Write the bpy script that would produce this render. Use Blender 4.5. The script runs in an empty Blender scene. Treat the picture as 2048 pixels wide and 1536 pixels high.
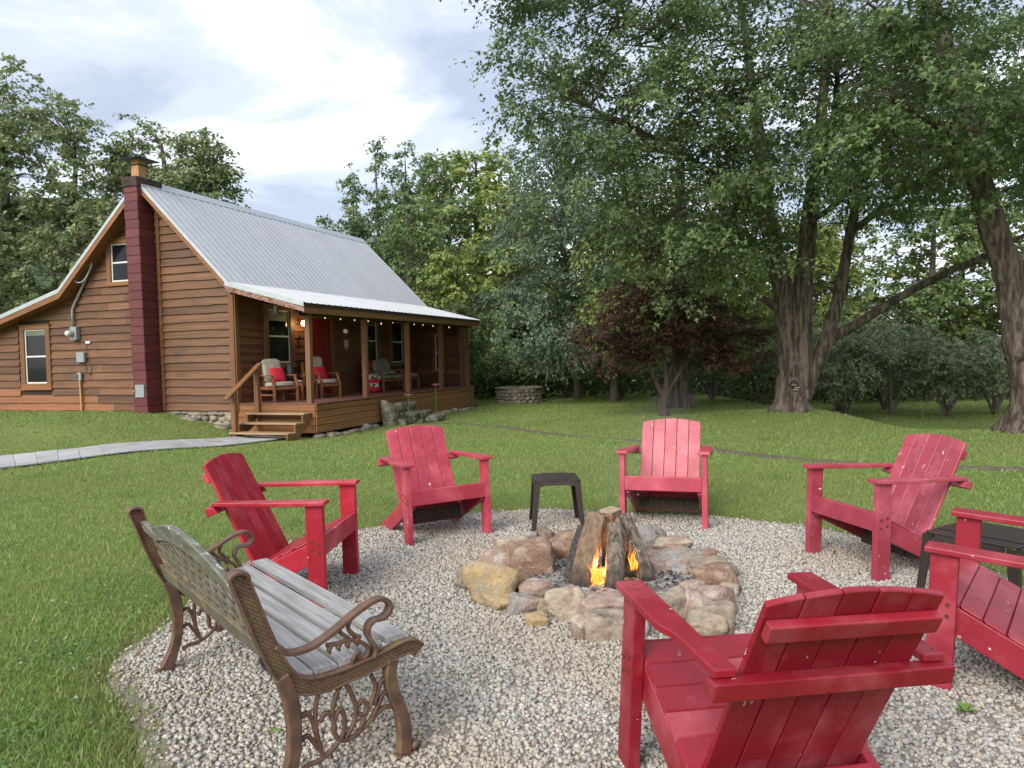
import bpy, bmesh, math, random
import numpy as np
from mathutils import Vector, Matrix
random.seed(7); rng = np.random.default_rng(11)
PI = math.pi
scene = bpy.context.scene
COL = scene.collection

# ------------------------------------------------------------------ camera
FPX, PITCH, ROLL, CAMH = 1486.55, 0.03745, -0.02176, 1.5
cam_d = bpy.data.cameras.new('camera'); cam = bpy.data.objects.new('camera', cam_d); COL.objects.link(cam)
cam_d.sensor_fit = 'HORIZONTAL'; cam_d.sensor_width = 36.0; cam_d.lens = FPX / 2048 * 36
cam_d.clip_start = 0.05; cam_d.clip_end = 3000
_f = Vector((0, math.cos(PITCH), -math.sin(PITCH))); _u = Vector((0, math.sin(PITCH), math.cos(PITCH))); _r = Vector((1, 0, 0))
_c, _s = math.cos(ROLL), math.sin(ROLL)
R_ = _r * _c + _u * _s; U_ = _u * _c - _r * _s; B_ = -_f
cam.matrix_world = Matrix(((R_.x, U_.x, B_.x, 0), (R_.y, U_.y, B_.y, 0), (R_.z, U_.z, B_.z, CAMH), (0, 0, 0, 1)))
scene.camera = cam

# ------------------------------------------------------------------ world, sun, exposure
SUN_EL, SUN_AZ = math.radians(36), math.radians(-148)
world = bpy.data.worlds.new('World'); scene.world = world; world.use_nodes = True
wn = world.node_tree; wn.nodes.clear()
def wnode(t, **kw):
    n = wn.nodes.new(t)
    for k, v in kw.items(): setattr(n, k, v)
    return n
sky = wnode('ShaderNodeTexSky', sky_type='NISHITA', sun_disc=False, sun_elevation=SUN_EL, sun_rotation=SUN_AZ)
sky.dust_density = 1.5
skyv = wnode('ShaderNodeVectorMath', operation='SCALE'); skyv.inputs['Scale'].default_value = 0.1
wn.links.new(sky.outputs[0], skyv.inputs[0])
tc = wnode('ShaderNodeTexCoord'); sep = wnode('ShaderNodeSeparateXYZ'); wn.links.new(tc.outputs['Generated'], sep.inputs[0])
def wmath(op, a, b):
    n = wnode('ShaderNodeMath', operation=op)
    for i, q in enumerate((a, b)):
        if isinstance(q, (int, float)): n.inputs[i].default_value = q
        else: wn.links.new(q, n.inputs[i])
    return n.outputs[0]
zz = wmath('ADD', wmath('MAXIMUM', sep.outputs['Z'], 0.0), 0.42)
comb = wnode('ShaderNodeCombineXYZ')
wn.links.new(wmath('DIVIDE', sep.outputs['X'], zz), comb.inputs[0]); wn.links.new(wmath('DIVIDE', sep.outputs['Y'], zz), comb.inputs[1])
mp = wnode('ShaderNodeMapping'); mp.inputs['Location'].default_value = (5.3, 2.9, 0.4); mp.inputs['Scale'].default_value = (0.9, 1.5, 1)
wn.links.new(comb.outputs[0], mp.inputs[0])
n1 = wnode('ShaderNodeTexNoise'); n1.inputs['Scale'].default_value = 1.9; n1.inputs['Detail'].default_value = 7; n1.inputs['Roughness'].default_value = 0.52; n1.inputs['Distortion'].default_value = 0.35
wn.links.new(mp.outputs[0], n1.inputs['Vector'])
cr = wnode('ShaderNodeValToRGB'); cr.color_ramp.interpolation = 'EASE'
cr.color_ramp.elements[0].position = 0.40; cr.color_ramp.elements[0].color = (0.235, 0.265, 0.325, 1)
cr.color_ramp.elements[1].position = 0.64; cr.color_ramp.elements[1].color = (0.68, 0.69, 0.70, 1)
e = cr.color_ramp.elements.new(0.49); e.color = (0.330, 0.357, 0.410, 1)
e = cr.color_ramp.elements.new(0.56); e.color = (0.465, 0.48, 0.51, 1)
wn.links.new(n1.outputs['Fac'], cr.inputs[0])
mixs = wnode('ShaderNodeMix', data_type='RGBA'); mixs.inputs[0].default_value = 0.86
wn.links.new(skyv.outputs[0], mixs.inputs[6]); wn.links.new(cr.outputs[0], mixs.inputs[7])
bg = wnode('ShaderNodeBackground'); bg.inputs[1].default_value = 1.0
wn.links.new(mixs.outputs[2], bg.inputs[0])
wo = wnode('ShaderNodeOutputWorld'); wn.links.new(bg.outputs[0], wo.inputs[0])
sun_d = bpy.data.lights.new('sun', 'SUN'); sun_d.energy = 1.5; sun_d.angle = math.radians(38); sun_d.color = (1.0, 0.94, 0.84)
sun = bpy.data.objects.new('sun', sun_d); COL.objects.link(sun)
_sd = Vector((math.sin(SUN_AZ) * math.cos(SUN_EL), math.cos(SUN_AZ) * math.cos(SUN_EL), math.sin(SUN_EL)))
sun.rotation_euler = _sd.to_track_quat('Z', 'Y').to_euler(); sun.location = (0, 0, 30)
vs = scene.view_settings; vs.view_transform = 'Standard'; vs.look = 'None'; vs.exposure = 1.4; vs.gamma = 1.0; vs.use_curve_mapping = False
scene.cycles.use_denoising = True
try:
    scene.cycles.denoiser = 'OPENIMAGEDENOISE'; scene.cycles.denoising_input_passes = 'RGB_ALBEDO_NORMAL'; scene.cycles.denoising_prefilter = 'ACCURATE'
except Exception: pass
scene.cycles.max_bounces = 8; scene.cycles.diffuse_bounces = 6; scene.cycles.glossy_bounces = 3; scene.cycles.transmission_bounces = 4
scene.cycles.transparent_max_bounces = 6; scene.cycles.caustics_reflective = False; scene.cycles.caustics_refractive = False
scene.cycles.sample_clamp_indirect = 4.0

# ------------------------------------------------------------------ materials
def mat(name, c1, c2=None, rough=0.6, scale=(6, 6, 6), detail=5, ramp=(0.35, 0.65), bump=0.0, bscale=None, spec=0.4, vary=0.0, metal=0.0, chips=None, attr=None, trans=0.0, bump_dist=0.01, coat=0.0, spots=None):
    """procedural material: two-tone noise, per-object value shift, noise bump, optional worn chips"""
    m = bpy.data.materials.new(name); m.use_nodes = True; nt = m.node_tree; N = nt.nodes; L = nt.links
    p = N['Principled BSDF']; p.inputs['Roughness'].default_value = rough; p.inputs['Metallic'].default_value = metal
    p.inputs['Specular IOR Level'].default_value = spec
    if coat: p.inputs['Coat Weight'].default_value = coat; p.inputs['Coat Roughness'].default_value = 0.25
    t = N.new('ShaderNodeTexCoord'); mpn = N.new('ShaderNodeMapping'); mpn.inputs['Scale'].default_value = scale
    L.new(t.outputs['Object'], mpn.inputs[0])
    oi = N.new('ShaderNodeObjectInfo')
    ad = N.new('ShaderNodeVectorMath'); ad.operation = 'ADD'
    sc = N.new('ShaderNodeVectorMath'); sc.operation = 'SCALE'; sc.inputs[0].default_value = (37.0, 17.0, 53.0)
    L.new(oi.outputs['Random'], sc.inputs['Scale']); L.new(mpn.outputs[0], ad.inputs[0]); L.new(sc.outputs[0], ad.inputs[1])
    nz = N.new('ShaderNodeTexNoise'); nz.inputs['Scale'].default_value = 1.0; nz.inputs['Detail'].default_value = detail; nz.inputs['Roughness'].default_value = 0.6
    L.new(ad.outputs[0], nz.inputs['Vector'])
    if attr:
        a = N.new('ShaderNodeAttribute'); a.attribute_name = attr; col = a.outputs['Color']
    else:
        rp = N.new('ShaderNodeValToRGB'); rp.color_ramp.elements[0].position, rp.color_ramp.elements[1].position = ramp
        rp.color_ramp.elements[0].color = (*c1, 1); rp.color_ramp.elements[1].color = (*(c2 or c1), 1)
        L.new(nz.outputs['Fac'], rp.inputs[0]); col = rp.outputs[0]
    if vary:
        hs = N.new('ShaderNodeHueSaturation'); mr = N.new('ShaderNodeMapRange')
        mr.inputs['To Min'].default_value = 1 - vary; mr.inputs['To Max'].default_value = 1 + vary
        L.new(oi.outputs['Random'], mr.inputs[0]); L.new(mr.outputs[0], hs.inputs['Value']); L.new(col, hs.inputs['Color']); col = hs.outputs[0]
    for ch in (spots or []) + ([chips] if chips else []):
        ccol, csc, lo, hi = ch
        n2 = N.new('ShaderNodeTexNoise'); n2.inputs['Scale'].default_value = csc; n2.inputs['Detail'].default_value = 6; n2.inputs['Roughness'].default_value = 0.62
        ad2 = N.new('ShaderNodeVectorMath'); ad2.operation = 'ADD'; L.new(t.outputs['Object'], ad2.inputs[0]); L.new(sc.outputs[0], ad2.inputs[1])
        L.new(ad2.outputs[0], n2.inputs['Vector'])
        mr2 = N.new('ShaderNodeMapRange'); mr2.inputs['From Min'].default_value = lo; mr2.inputs['From Max'].default_value = hi
        L.new(n2.outputs['Fac'], mr2.inputs[0])
        mx = N.new('ShaderNodeMix'); mx.data_type = 'RGBA'; L.new(mr2.outputs[0], mx.inputs[0]); L.new(col, mx.inputs[6]); mx.inputs[7].default_value = (*ccol, 1); col = mx.outputs[2]
    L.new(col, p.inputs['Base Color'])
    if bump:
        b = N.new('ShaderNodeBump'); b.inputs['Strength'].default_value = bump; b.inputs['Distance'].default_value = bump_dist
        if bscale:
            n3 = N.new('ShaderNodeTexNoise'); n3.inputs['Scale'].default_value = 1; n3.inputs['Detail'].default_value = 6
            m3 = N.new('ShaderNodeMapping'); m3.inputs['Scale'].default_value = bscale; L.new(t.outputs['Object'], m3.inputs[0]); L.new(m3.outputs[0], n3.inputs['Vector']); L.new(n3.outputs['Fac'], b.inputs['Height'])
        else: L.new(nz.outputs['Fac'], b.inputs['Height'])
        L.new(b.outputs[0], p.inputs['Normal'])
    if trans:
        tr = N.new('ShaderNodeBsdfTranslucent'); L.new(col, tr.inputs[0]); ms = N.new('ShaderNodeMixShader'); ms.inputs[0].default_value = trans
        L.new(p.outputs[0], ms.inputs[1]); L.new(tr.outputs[0], ms.inputs[2]); L.new(ms.outputs[0], N['Material Output'].inputs[0])
    return m
def emit(name, col, strength):
    m = bpy.data.materials.new(name); m.use_nodes = True; p = m.node_tree.nodes['Principled BSDF']
    p.inputs['Base Color'].default_value = (*col, 1); p.inputs['Emission Color'].default_value = (*col, 1); p.inputs['Emission Strength'].default_value = strength
    return m
SA, SB = (0.172, 0.078, 0.034), (0.098, 0.045, 0.021)
M = {}
M['sid_v'] = mat('siding gable', SA, SB, 0.55, (9, 0.9, 26), bump=0.25, vary=0.30, spots=[((0.06, 0.036, 0.025), 1.3, 0.52, 0.80), ((0.045, 0.026, 0.018), 7.0, 0.66, 0.74)])
M['sid_u'] = mat('siding porch', (0.20, 0.085, 0.036), (0.115, 0.05, 0.024), 0.6, (0.9, 9, 26), bump=0.25, vary=0.2)
M['sid_lo'] = mat('siding repaired', (0.30, 0.118, 0.045), (0.21, 0.082, 0.034), 0.55, (9, 0.9, 26), bump=0.2, vary=0.12)
M['trim_w'] = mat('trim upright', (0.225, 0.105, 0.047), (0.15, 0.068, 0.031), 0.5, (26, 26, 1.2), bump=0.2, vary=0.15)
M['trim_v'] = mat('trim across', (0.28, 0.122, 0.046), (0.19, 0.08, 0.032), 0.5, (26, 1.2, 26), bump=0.2, vary=0.15)
M['trim_u'] = mat('trim along', (0.27, 0.13, 0.05), (0.18, 0.082, 0.032), 0.5, (1.2, 26, 26), bump=0.2, vary=0.15)
M['skirt'] = mat('skirting stain', (0.30, 0.142, 0.058), (0.205, 0.095, 0.04), 0.5, (1.0, 9, 22), bump=0.2, vary=0.12)
M['deck'] = mat('deck boards', (0.20, 0.095, 0.07), (0.12, 0.055, 0.042), 0.42, (14, 1.2, 14), bump=0.2, vary=0.15)
M['tread'] = mat('weathered tread', (0.40, 0.28, 0.17), (0.27, 0.17, 0.09), 0.65, (20, 1.3, 20), bump=0.3, vary=0.1)
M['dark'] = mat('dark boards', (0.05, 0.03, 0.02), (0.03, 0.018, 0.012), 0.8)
M['white'] = mat('white vinyl', (0.72, 0.73, 0.70), (0.66, 0.67, 0.65), 0.4)
M['glass'] = mat('window glass', (0.012, 0.014, 0.016), None, 0.05, spec=0.28)
M['blind'] = mat('roller blind', (0.16, 0.19, 0.15), (0.13, 0.16, 0.12), 0.6)
M['roof'] = mat('galvanised roof', (0.52, 0.53, 0.55), (0.48, 0.49, 0.51), 0.42, (3, 3, 3), metal=0.5, vary=0.03, bump=0.03)
M['rooftrim'] = mat('roof trim metal', (0.50, 0.54, 0.56), (0.42, 0.46, 0.48), 0.4, metal=0.4)
M['rust'] = mat('peeling barge board', (0.34, 0.24, 0.20), (0.16, 0.06, 0.035), 0.8, (40, 14, 40), ramp=(0.42, 0.56), bump=0.4)
M['block'] = mat('painted block', (0.140, 0.034, 0.038), (0.112, 0.027, 0.031), 0.55, (7, 7, 7), bump=0.45, bscale=(60, 60, 60), vary=0.16, bump_dist=0.004, chips=((0.42, 0.36, 0.34), 9, 0.72, 0.76), spots=[((0.085, 0.03, 0.03), 2.2, 0.52, 0.7)])
M['cap'] = mat('stained chimney cap', (0.075, 0.045, 0.04), (0.03, 0.022, 0.02), 0.85, (8, 8, 8), bump=0.5)
M['flue'] = mat('clay flue', (0.50, 0.27, 0.12), (0.38, 0.19, 0.085), 0.7, (20, 20, 3))
M['black'] = mat('black metal', (0.02, 0.02, 0.022), (0.03, 0.028, 0.027), 0.45, metal=0.3)
M['galv'] = mat('grey enclosure', (0.34, 0.37, 0.39), (0.28, 0.31, 0.33), 0.45, (20, 20, 20), metal=0.3)
M['stone'] = mat('field stone', (0.30, 0.265, 0.21), (0.155, 0.135, 0.11), 0.85, (5, 5, 7), bump=0.6, vary=0.3, spots=[((0.36, 0.29, 0.18), 3.0, 0.55, 0.7)])
M['moss'] = mat('mossy step stone', (0.22, 0.19, 0.14), (0.10, 0.10, 0.07), 0.9, (6, 6, 8), bump=0.8, vary=0.15, spots=[((0.045, 0.05, 0.03), 6.0, 0.5, 0.65)])
M['mortar'] = mat('mortar', (0.36, 0.30, 0.22), (0.26, 0.21, 0.15), 0.9, (12, 12, 12), bump=0.5)
M['concrete'] = mat('footing', (0.42, 0.34, 0.24), (0.32, 0.25, 0.17), 0.9, (9, 9, 9), bump=0.3)
M['reddoor'] = mat('red door paint', (0.22, 0.010, 0.014), (0.18, 0.008, 0.012), 0.4, (20, 20, 1))
M['teak'] = mat('porch furniture wood', (0.30, 0.115, 0.05), (0.20, 0.075, 0.034), 0.5, (18, 18, 4), vary=0.1)
M['cush'] = mat('oatmeal cushion', (0.46, 0.42, 0.35), (0.38, 0.345, 0.29), 0.9, (5, 5, 5), bump=0.3)
M['greycush'] = mat('grey cushion', (0.26, 0.245, 0.21), (0.20, 0.19, 0.165), 0.9, (5, 5, 5), bump=0.3)
M['redpil'] = mat('red pillow', (0.55, 0.02, 0.045), (0.45, 0.014, 0.03), 0.85, (6, 6, 6), bump=0.3)
M['rope'] = mat('rope', (0.40, 0.26, 0.10), (0.3, 0.19, 0.07), 0.8)
REDS = [((0.385, 0.014, 0.032), (0.33, 0.011, 0.026)), ((0.40, 0.042, 0.070), (0.335, 0.028, 0.050)), ((0.41, 0.056, 0.086), (0.35, 0.040, 0.064)), ((0.335, 0.046, 0.072), (0.285, 0.034, 0.054)), ((0.255, 0.010, 0.022), (0.215, 0.008, 0.018)), ((0.30, 0.022, 0.040), (0.255, 0.016, 0.030))]
for i, (a, b) in enumerate(REDS):
    M['red%d' % i] = mat('chair paint %d' % i, a, b, 0.43, (5, 5, 5), spec=0.45, bump=0.3, bscale=(120, 120, 13), bump_dist=0.003, vary=0.10, spots=[((a[0] * 1.15 + .06, a[1] + .055, a[2] + .06), 3.2, 0.48, 0.70), ((a[0] * .55, a[1] * .7, a[2] * .7), 9.0, 0.68, 0.80)], chips=((0.66, 0.55, 0.50), 17, 0.690 - (0.025 if i in (3, 5) else 0), 0.70))
M['redraw'] = mat('unpainted underside', (0.085, 0.065, 0.05), (0.05, 0.038, 0.03), 0.85, (30, 30, 4))
M['plastic'] = mat('dark brown resin', (0.040, 0.029, 0.026), (0.030, 0.022, 0.020), 0.42, (3, 3, 3), bump=0.08, bscale=(200, 200, 200), bump_dist=0.002)
M['castiron'] = mat('rusty cast iron', (0.155, 0.082, 0.053), (0.080, 0.045, 0.034), 0.55, (16, 16, 16), bump=0.45, vary=0.08, spots=[((0.17, 0.115, 0.05), 9, 0.54, 0.68)], bump_dist=0.004)
M['castweb'] = mat('woven pattern cast iron', (0.185, 0.108, 0.064), (0.11, 0.064, 0.042), 0.55, (18, 18, 18), vary=0.05, spots=[((0.16, 0.115, 0.055), 8, 0.50, 0.62), ((0.15, 0.05, 0.035), 6, 0.56, 0.66)])
def weave(m):
    nt = m.node_tree; N = nt.nodes; L = nt.links; p = N['Principled BSDF']; t = N.new('ShaderNodeTexCoord'); mp_ = N.new('ShaderNodeMapping'); mp_.inputs['Rotation'].default_value = (0.6, 0, 0)
    sp = N.new('ShaderNodeSeparateXYZ'); cb_ = N.new('ShaderNodeCombineXYZ'); L.new(t.outputs['Object'], mp_.inputs[0]); L.new(mp_.outputs[0], sp.inputs[0]); L.new(sp.outputs['Y'], cb_.inputs[0]); L.new(sp.outputs['Z'], cb_.inputs[1])
    br_ = N.new('ShaderNodeTexBrick'); br_.inputs['Scale'].default_value = 1; br_.inputs['Brick Width'].default_value = .026; br_.inputs['Row Height'].default_value = .011; br_.inputs['Mortar Size'].default_value = .0012; br_.inputs['Color1'].default_value = (1, 1, 1, 1); br_.inputs['Color2'].default_value = (.8, .8, .8, 1); br_.inputs['Mortar'].default_value = (.25, .25, .25, 1)
    L.new(cb_.outputs[0], br_.inputs['Vector']); col = p.inputs['Base Color'].links[0].from_socket; mx = N.new('ShaderNodeMix'); mx.data_type = 'RGBA'; mx.blend_type = 'MULTIPLY'; mx.inputs[0].default_value = .8; L.new(col, mx.inputs[6]); L.new(br_.outputs[0], mx.inputs[7]); L.new(mx.outputs[2], p.inputs['Base Color'])
    b_ = N.new('ShaderNodeBump'); b_.inputs['Strength'].default_value = .6; b_.inputs['Distance'].default_value = .004; L.new(br_.outputs[0], b_.inputs['Height']); L.new(b_.outputs[0], p.inputs['Normal'])
weave(M['castweb'])
M['castback'] = mat('lichen cast lattice', (0.16, 0.145, 0.10), (0.095, 0.082, 0.058), 0.7, (14, 14, 14), bump=0.4, spots=[((0.23, 0.15, 0.085), 8, 0.55, 0.65)])
M['greywood'] = mat('grey weathered slat', (0.46, 0.455, 0.45), (0.22, 0.215, 0.215), 0.8, (3, 55, 55), ramp=(0.3, 0.7), bump=0.7, bump_dist=0.004, vary=0.07)
M['mosswood'] = mat('mossy grey rail', (0.20, 0.195, 0.17), (0.085, 0.085, 0.062), 0.85, (5, 40, 40), ramp=(0.35, 0.65), bump=0.6, bump_dist=0.004, spots=[((0.42, 0.44, 0.43), 30, 0.60, 0.66)])
M['bark'] = mat('maple bark', (0.165, 0.130, 0.104), (0.045, 0.034, 0.028), 0.95, (12, 12, 1.6), detail=9, ramp=(0.40, 0.58), bump=1.0, bump_dist=0.06)
M['bark2'] = mat('pale bark', (0.19, 0.165, 0.14), (0.085, 0.07, 0.058), 0.95, (8, 8, 1.6), detail=7, bump=0.8, bump_dist=0.03)
M['bark3'] = mat('dark bark', (0.085, 0.066, 0.052), (0.04, 0.03, 0.025), 0.95, (8, 8, 1.6), detail=7, bump=0.8, bump_dist=0.03)
M['leaf'] = mat('leaves', (0, 0, 0), rough=0.5, attr='Col', trans=0.38, spec=0.22)
M['grass'] = mat('grass blades', (0, 0, 0), rough=0.5, attr='Col', trans=0.42, spec=0.3)
M['pebble'] = mat('crushed gravel', (0, 0, 0), rough=0.8, attr='Col', spec=0.3)
M['slab'] = mat('walkway slab', (0.40, 0.40, 0.40), (0.31, 0.31, 0.315), 0.75, (2.5, 2.5, 2.5), bump=0.3, vary=0.12)
M['mulch'] = mat('worn earth path', (0.15, 0.12, 0.09), (0.085, 0.065, 0.048), 0.95, (14, 14, 14), bump=0.5)
M['ash'] = mat('ash', (0.36, 0.34, 0.32), (0.10, 0.09, 0.085), 0.95, (14, 14, 14), ramp=(0.35, 0.6), bump=1.0, bump_dist=0.03)
M['coal'] = mat('charcoal', (0.035, 0.033, 0.032), (0.12, 0.115, 0.11), 0.85, (40, 40, 40), ramp=(0.45, 0.8))
M['splitwood'] = mat('split firewood', (0.25, 0.165, 0.105), (0.11, 0.07, 0.045), 0.8, (40, 40, 3), detail=7, bump=0.7, bump_dist=0.01, spots=[((0.07, 0.05, 0.04), 9, 0.56, 0.72)])
M['barkwood'] = mat('firewood bark', (0.225, 0.185, 0.15), (0.055, 0.042, 0.034), 0.95, (34, 34, 6), detail=7, ramp=(0.36, 0.62), bump=1.0, bump_dist=0.015, spots=[((0.40, 0.38, 0.31), 26, 0.62, 0.67)])
M['endgrain'] = mat('log end', (0.38, 0.29, 0.21), (0.24, 0.17, 0.115), 0.85, (30, 30, 30), bump=0.3)
def char(m):
    nt = m.node_tree; N = nt.nodes; L = nt.links; p = N['Principled BSDF']; t = N.new('ShaderNodeTexCoord'); sp = N.new('ShaderNodeSeparateXYZ'); L.new(t.outputs['Object'], sp.inputs[0])
    n = N.new('ShaderNodeTexNoise'); n.inputs['Scale'].default_value = 11; n.inputs['Detail'].default_value = 6; L.new(t.outputs['Object'], n.inputs['Vector'])
    a = N.new('ShaderNodeMath'); a.operation = 'MULTIPLY_ADD'; L.new(n.outputs['Fac'], a.inputs[0]); a.inputs[1].default_value = .34; L.new(sp.outputs['Z'], a.inputs[2])
    r = N.new('ShaderNodeMapRange'); r.inputs['From Min'].default_value = .20; r.inputs['From Max'].default_value = .36; r.inputs['To Min'].default_value = .92; r.inputs['To Max'].default_value = 0; L.new(a.outputs[0], r.inputs[0])
    col = p.inputs['Base Color'].links[0].from_socket; mx = N.new('ShaderNodeMix'); mx.data_type = 'RGBA'; L.new(r.outputs[0], mx.inputs[0]); L.new(col, mx.inputs[6]); mx.inputs[7].default_value = (.018, .016, .015, 1); L.new(mx.outputs[2], p.inputs['Base Color'])
char(M['splitwood']); char(M['barkwood'])
M['bulb'] = emit('small bulb', (1.0, 0.66, 0.32), 0.42)
M['lamp'] = emit('lit lamp', (1.0, 0.66, 0.28), 4.0)
M['flame'] = None
# ------------------------------------------------------------------ mesh helpers
class MB:
    def __init__(s): s.V = []; s.F = []
    def add(s, vs, fs):
        o = len(s.V); s.V += [tuple(v) for v in vs]; s.F += [tuple(i + o for i in f) for f in fs]; return s
    def box(s, x0, x1, y0, y1, z0, z1):
        return s.add([(x0, y0, z0), (x1, y0, z0), (x1, y1, z0), (x0, y1, z0), (x0, y0, z1), (x1, y0, z1), (x1, y1, z1), (x0, y1, z1)],
                     [(3, 2, 1, 0), (4, 5, 6, 7), (0, 1, 5, 4), (1, 2, 6, 5), (2, 3, 7, 6), (3, 0, 4, 7)])
    def prism(s, pts, off):
        n = len(pts); off = Vector(off); a = [Vector(p) for p in pts]; b = [p + off for p in a]
        nrm = sum(((a[i] - a[0]).cross(a[(i + 1) % n] - a[0]) for i in range(1, n - 1)), Vector())
        if nrm.dot(off) > 0: a, b = b, a
        return s.add([*a, *b], [tuple(range(n)), tuple(range(2 * n - 1, n - 1, -1))] + [(i, i + n, (i + 1) % n + n, (i + 1) % n) for i in range(n)])
    def bar(s, p0, p1, w, t, up=(0, 0, 1)):
        p0, p1 = Vector(p0), Vector(p1); d = (p1 - p0).normalized(); x = d.cross(Vector(up))
        if x.length < 1e-4: x = d.cross(Vector((1, 0, 0)))
        x.normalize(); y = x.cross(d).normalized(); x *= w / 2; y *= t / 2
        return s.prism([p0 - x - y, p0 + x - y, p0 + x + y, p0 - x + y], p1 - p0)
    def tube(s, pts, rad, n=8, cap=True, flat=None):
        P = [Vector(p) for p in pts]; m = len(P); rad = rad if hasattr(rad, '__len__') else [rad] * m
        d0 = (P[1] - P[0]).normalized(); up = Vector((0, 0, 1)) if abs(d0.z) < 0.9 else Vector((1, 0, 0))
        x = d0.cross(up).normalized(); vs = []; fs = []
        for i in range(m):
            d = (P[min(i + 1, m - 1)] - P[max(i - 1, 0)]).normalized()
            x = (x - d * x.dot(d)).normalized(); y = d.cross(x)
            for k in range(n):
                a = 2 * PI * k / n; vs.append(P[i] + (x * math.cos(a) + y * math.sin(a)) * rad[i])
        for i in range(m - 1):
            for k in range(n): fs.append((i * n + k, i * n + (k + 1) % n, (i + 1) * n + (k + 1) % n, (i + 1) * n + k))
        if cap: fs.append(tuple(range(n - 1, -1, -1))); fs.append(tuple((m - 1) * n + k for k in range(n)))
        return s.add(vs, fs)
    def ribbon(s, pts, w, t, ax=(1, 0, 0)):
        """flat strip following a path in a plane; w along ax, t in the plane (scalars or lists)"""
        P = [Vector(p) for p in pts]; m = len(P); ax = Vector(ax); t = t if hasattr(t, '__len__') else [t] * m; vs = []; fs = []
        for i in range(m):
            d = (P[min(i + 1, m - 1)] - P[max(i - 1, 0)]).normalized(); nn = d.cross(ax).normalized()
            for a, b in ((-1, -1), (1, -1), (1, 1), (-1, 1)): vs.append(P[i] + ax * (a * w / 2) + nn * (b * t[i] / 2))
        for i in range(m - 1):
            for k in range(4): fs.append((i * 4 + k, i * 4 + (k + 1) % 4, i * 4 + 4 + (k + 1) % 4, i * 4 + 4 + k))
        fs += [(3, 2, 1, 0), tuple((m - 1) * 4 + k for k in range(4))]
        return s.add(vs, fs)
    def lathe(s, prof, c=(0, 0, 0), n=16):
        vs = []; fs = []; m = len(prof)
        for r, z in prof:
            for k in range(n): a = 2 * PI * k / n; vs.append((c[0] + r * math.cos(a), c[1] + r * math.sin(a), c[2] + z))
        for i in range(m - 1):
            for k in range(n): fs.append((i * n + k, i * n + (k + 1) % n, (i + 1) * n + (k + 1) % n, (i + 1) * n + k))
        fs.append(tuple(range(n - 1, -1, -1))); fs.append(tuple((m - 1) * n + k for k in range(n)))
        return s.add(vs, fs)
    def mesh(s, name, bevel=0.0, smooth=False, seg=1):
        me = bpy.data.meshes.new(name); me.from_pydata(s.V, [], s.F); me.update()
        bm = bmesh.new(); bm.from_mesh(me); bmesh.ops.recalc_face_normals(bm, faces=bm.faces)
        if bevel:
            es = [e_ for e_ in bm.edges if len(e_.link_faces) == 2 and e_.calc_face_angle(0) > 0.6]
            bmesh.ops.bevel(bm, geom=es, offset=bevel, segments=seg, affect='EDGES', profile=0.5, clamp_overlap=True)
        bm.to_mesh(me); bm.free()
        if smooth: me.polygons.foreach_set('use_smooth', [True] * len(me.polygons))
        return me
    def build(s, name, m, parent=None, bevel=0.0, smooth=False, seg=1):
        return obj(name, s.mesh(name, bevel, smooth, seg), m, parent)
def obj(name, me, m, parent=None):
    if m is not None:
        mm = M[m] if isinstance(m, str) else m
        me.materials.clear(); me.materials.append(mm)
    o = bpy.data.objects.new(name, me); COL.objects.link(o)
    if parent is not None: o.parent = parent
    return o
def tag(o, label=None, cat=None, group=None, kind=None):
    for k, v in (('label', label), ('category', cat), ('group', group), ('kind', kind)):
        if v: o[k] = v
    return o
def thing(name, label, cat, loc=(0, 0, 0), rot=(0, 0, 0), group=None):
    o = bpy.data.objects.new(name, None); COL.objects.link(o); o.location = loc; o.rotation_euler = rot; o.empty_display_size = 0.1
    return tag(o, label, cat, group)
def copy_tree(o, parent=None, mats=None):
    c = o.copy(); COL.objects.link(c); c.parent = parent
    for ch in list(o.children): copy_tree(ch, c)
    return c
def np_mesh(name, V, F, col=None, smooth=False):
    V = np.asarray(V, np.float32); F = np.asarray(F, np.int32); k = F.shape[1]
    me = bpy.data.meshes.new(name); me.vertices.add(len(V)); me.vertices.foreach_set('co', V.ravel())
    me.loops.add(F.size); me.loops.foreach_set('vertex_index', F.ravel())
    me.polygons.add(len(F)); me.polygons.foreach_set('loop_start', np.arange(0, F.size, k, dtype=np.int32))
    if smooth: me.polygons.foreach_set('use_smooth', np.ones(len(F), bool))
    if col is not None:
        a = me.attributes.new('Col', 'FLOAT_COLOR', 'POINT'); c4 = np.ones((len(V), 4), np.float32); c4[:, :3] = col; a.data.foreach_set('color', c4.ravel())
    me.update(calc_edges=True); me.validate(); return me
def sst(a, b, x):
    t = np.clip((np.asarray(x, float) - a) / (b - a), 0, 1); return t * t * (3 - 2 * t)
def terr(x, y):
    x = np.asarray(x, float); y = np.asarray(y, float)
    z = -.22 * sst(11, 17, y) * sst(-7.0, -5.6, x) + .34 * sst(-6.2, -8.6, x) * sst(12.5, 15.5, y) - .45 * sst(7.6, 10, x) * sst(13.5, 19, y)
    z = z + .2 * np.exp(-((x - 7.2) ** 2 + (y - 18.6) ** 2) / 4)
    z = z + .02 * np.sin(x * 1.1 + .7 * y) * np.sin(.9 * y - .4 * x) * sst(7, 10, np.hypot(x - .42, y - 4.6)) 
    return z
def T(x, y): return float(terr(x, y))
GC, GR = (0.42, 4.58), 2.58      # gravel circle
def grav_r(x, y):
    a = np.arctan2(np.asarray(y) - GC[1], np.asarray(x) - GC[0])
    return np.hypot(np.asarray(x) - GC[0], np.asarray(y) - GC[1]) - (GR + .10 * np.sin(3 * a + 1) + .06 * np.sin(7 * a + 2) + .04 * np.sin(13 * a))
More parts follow.
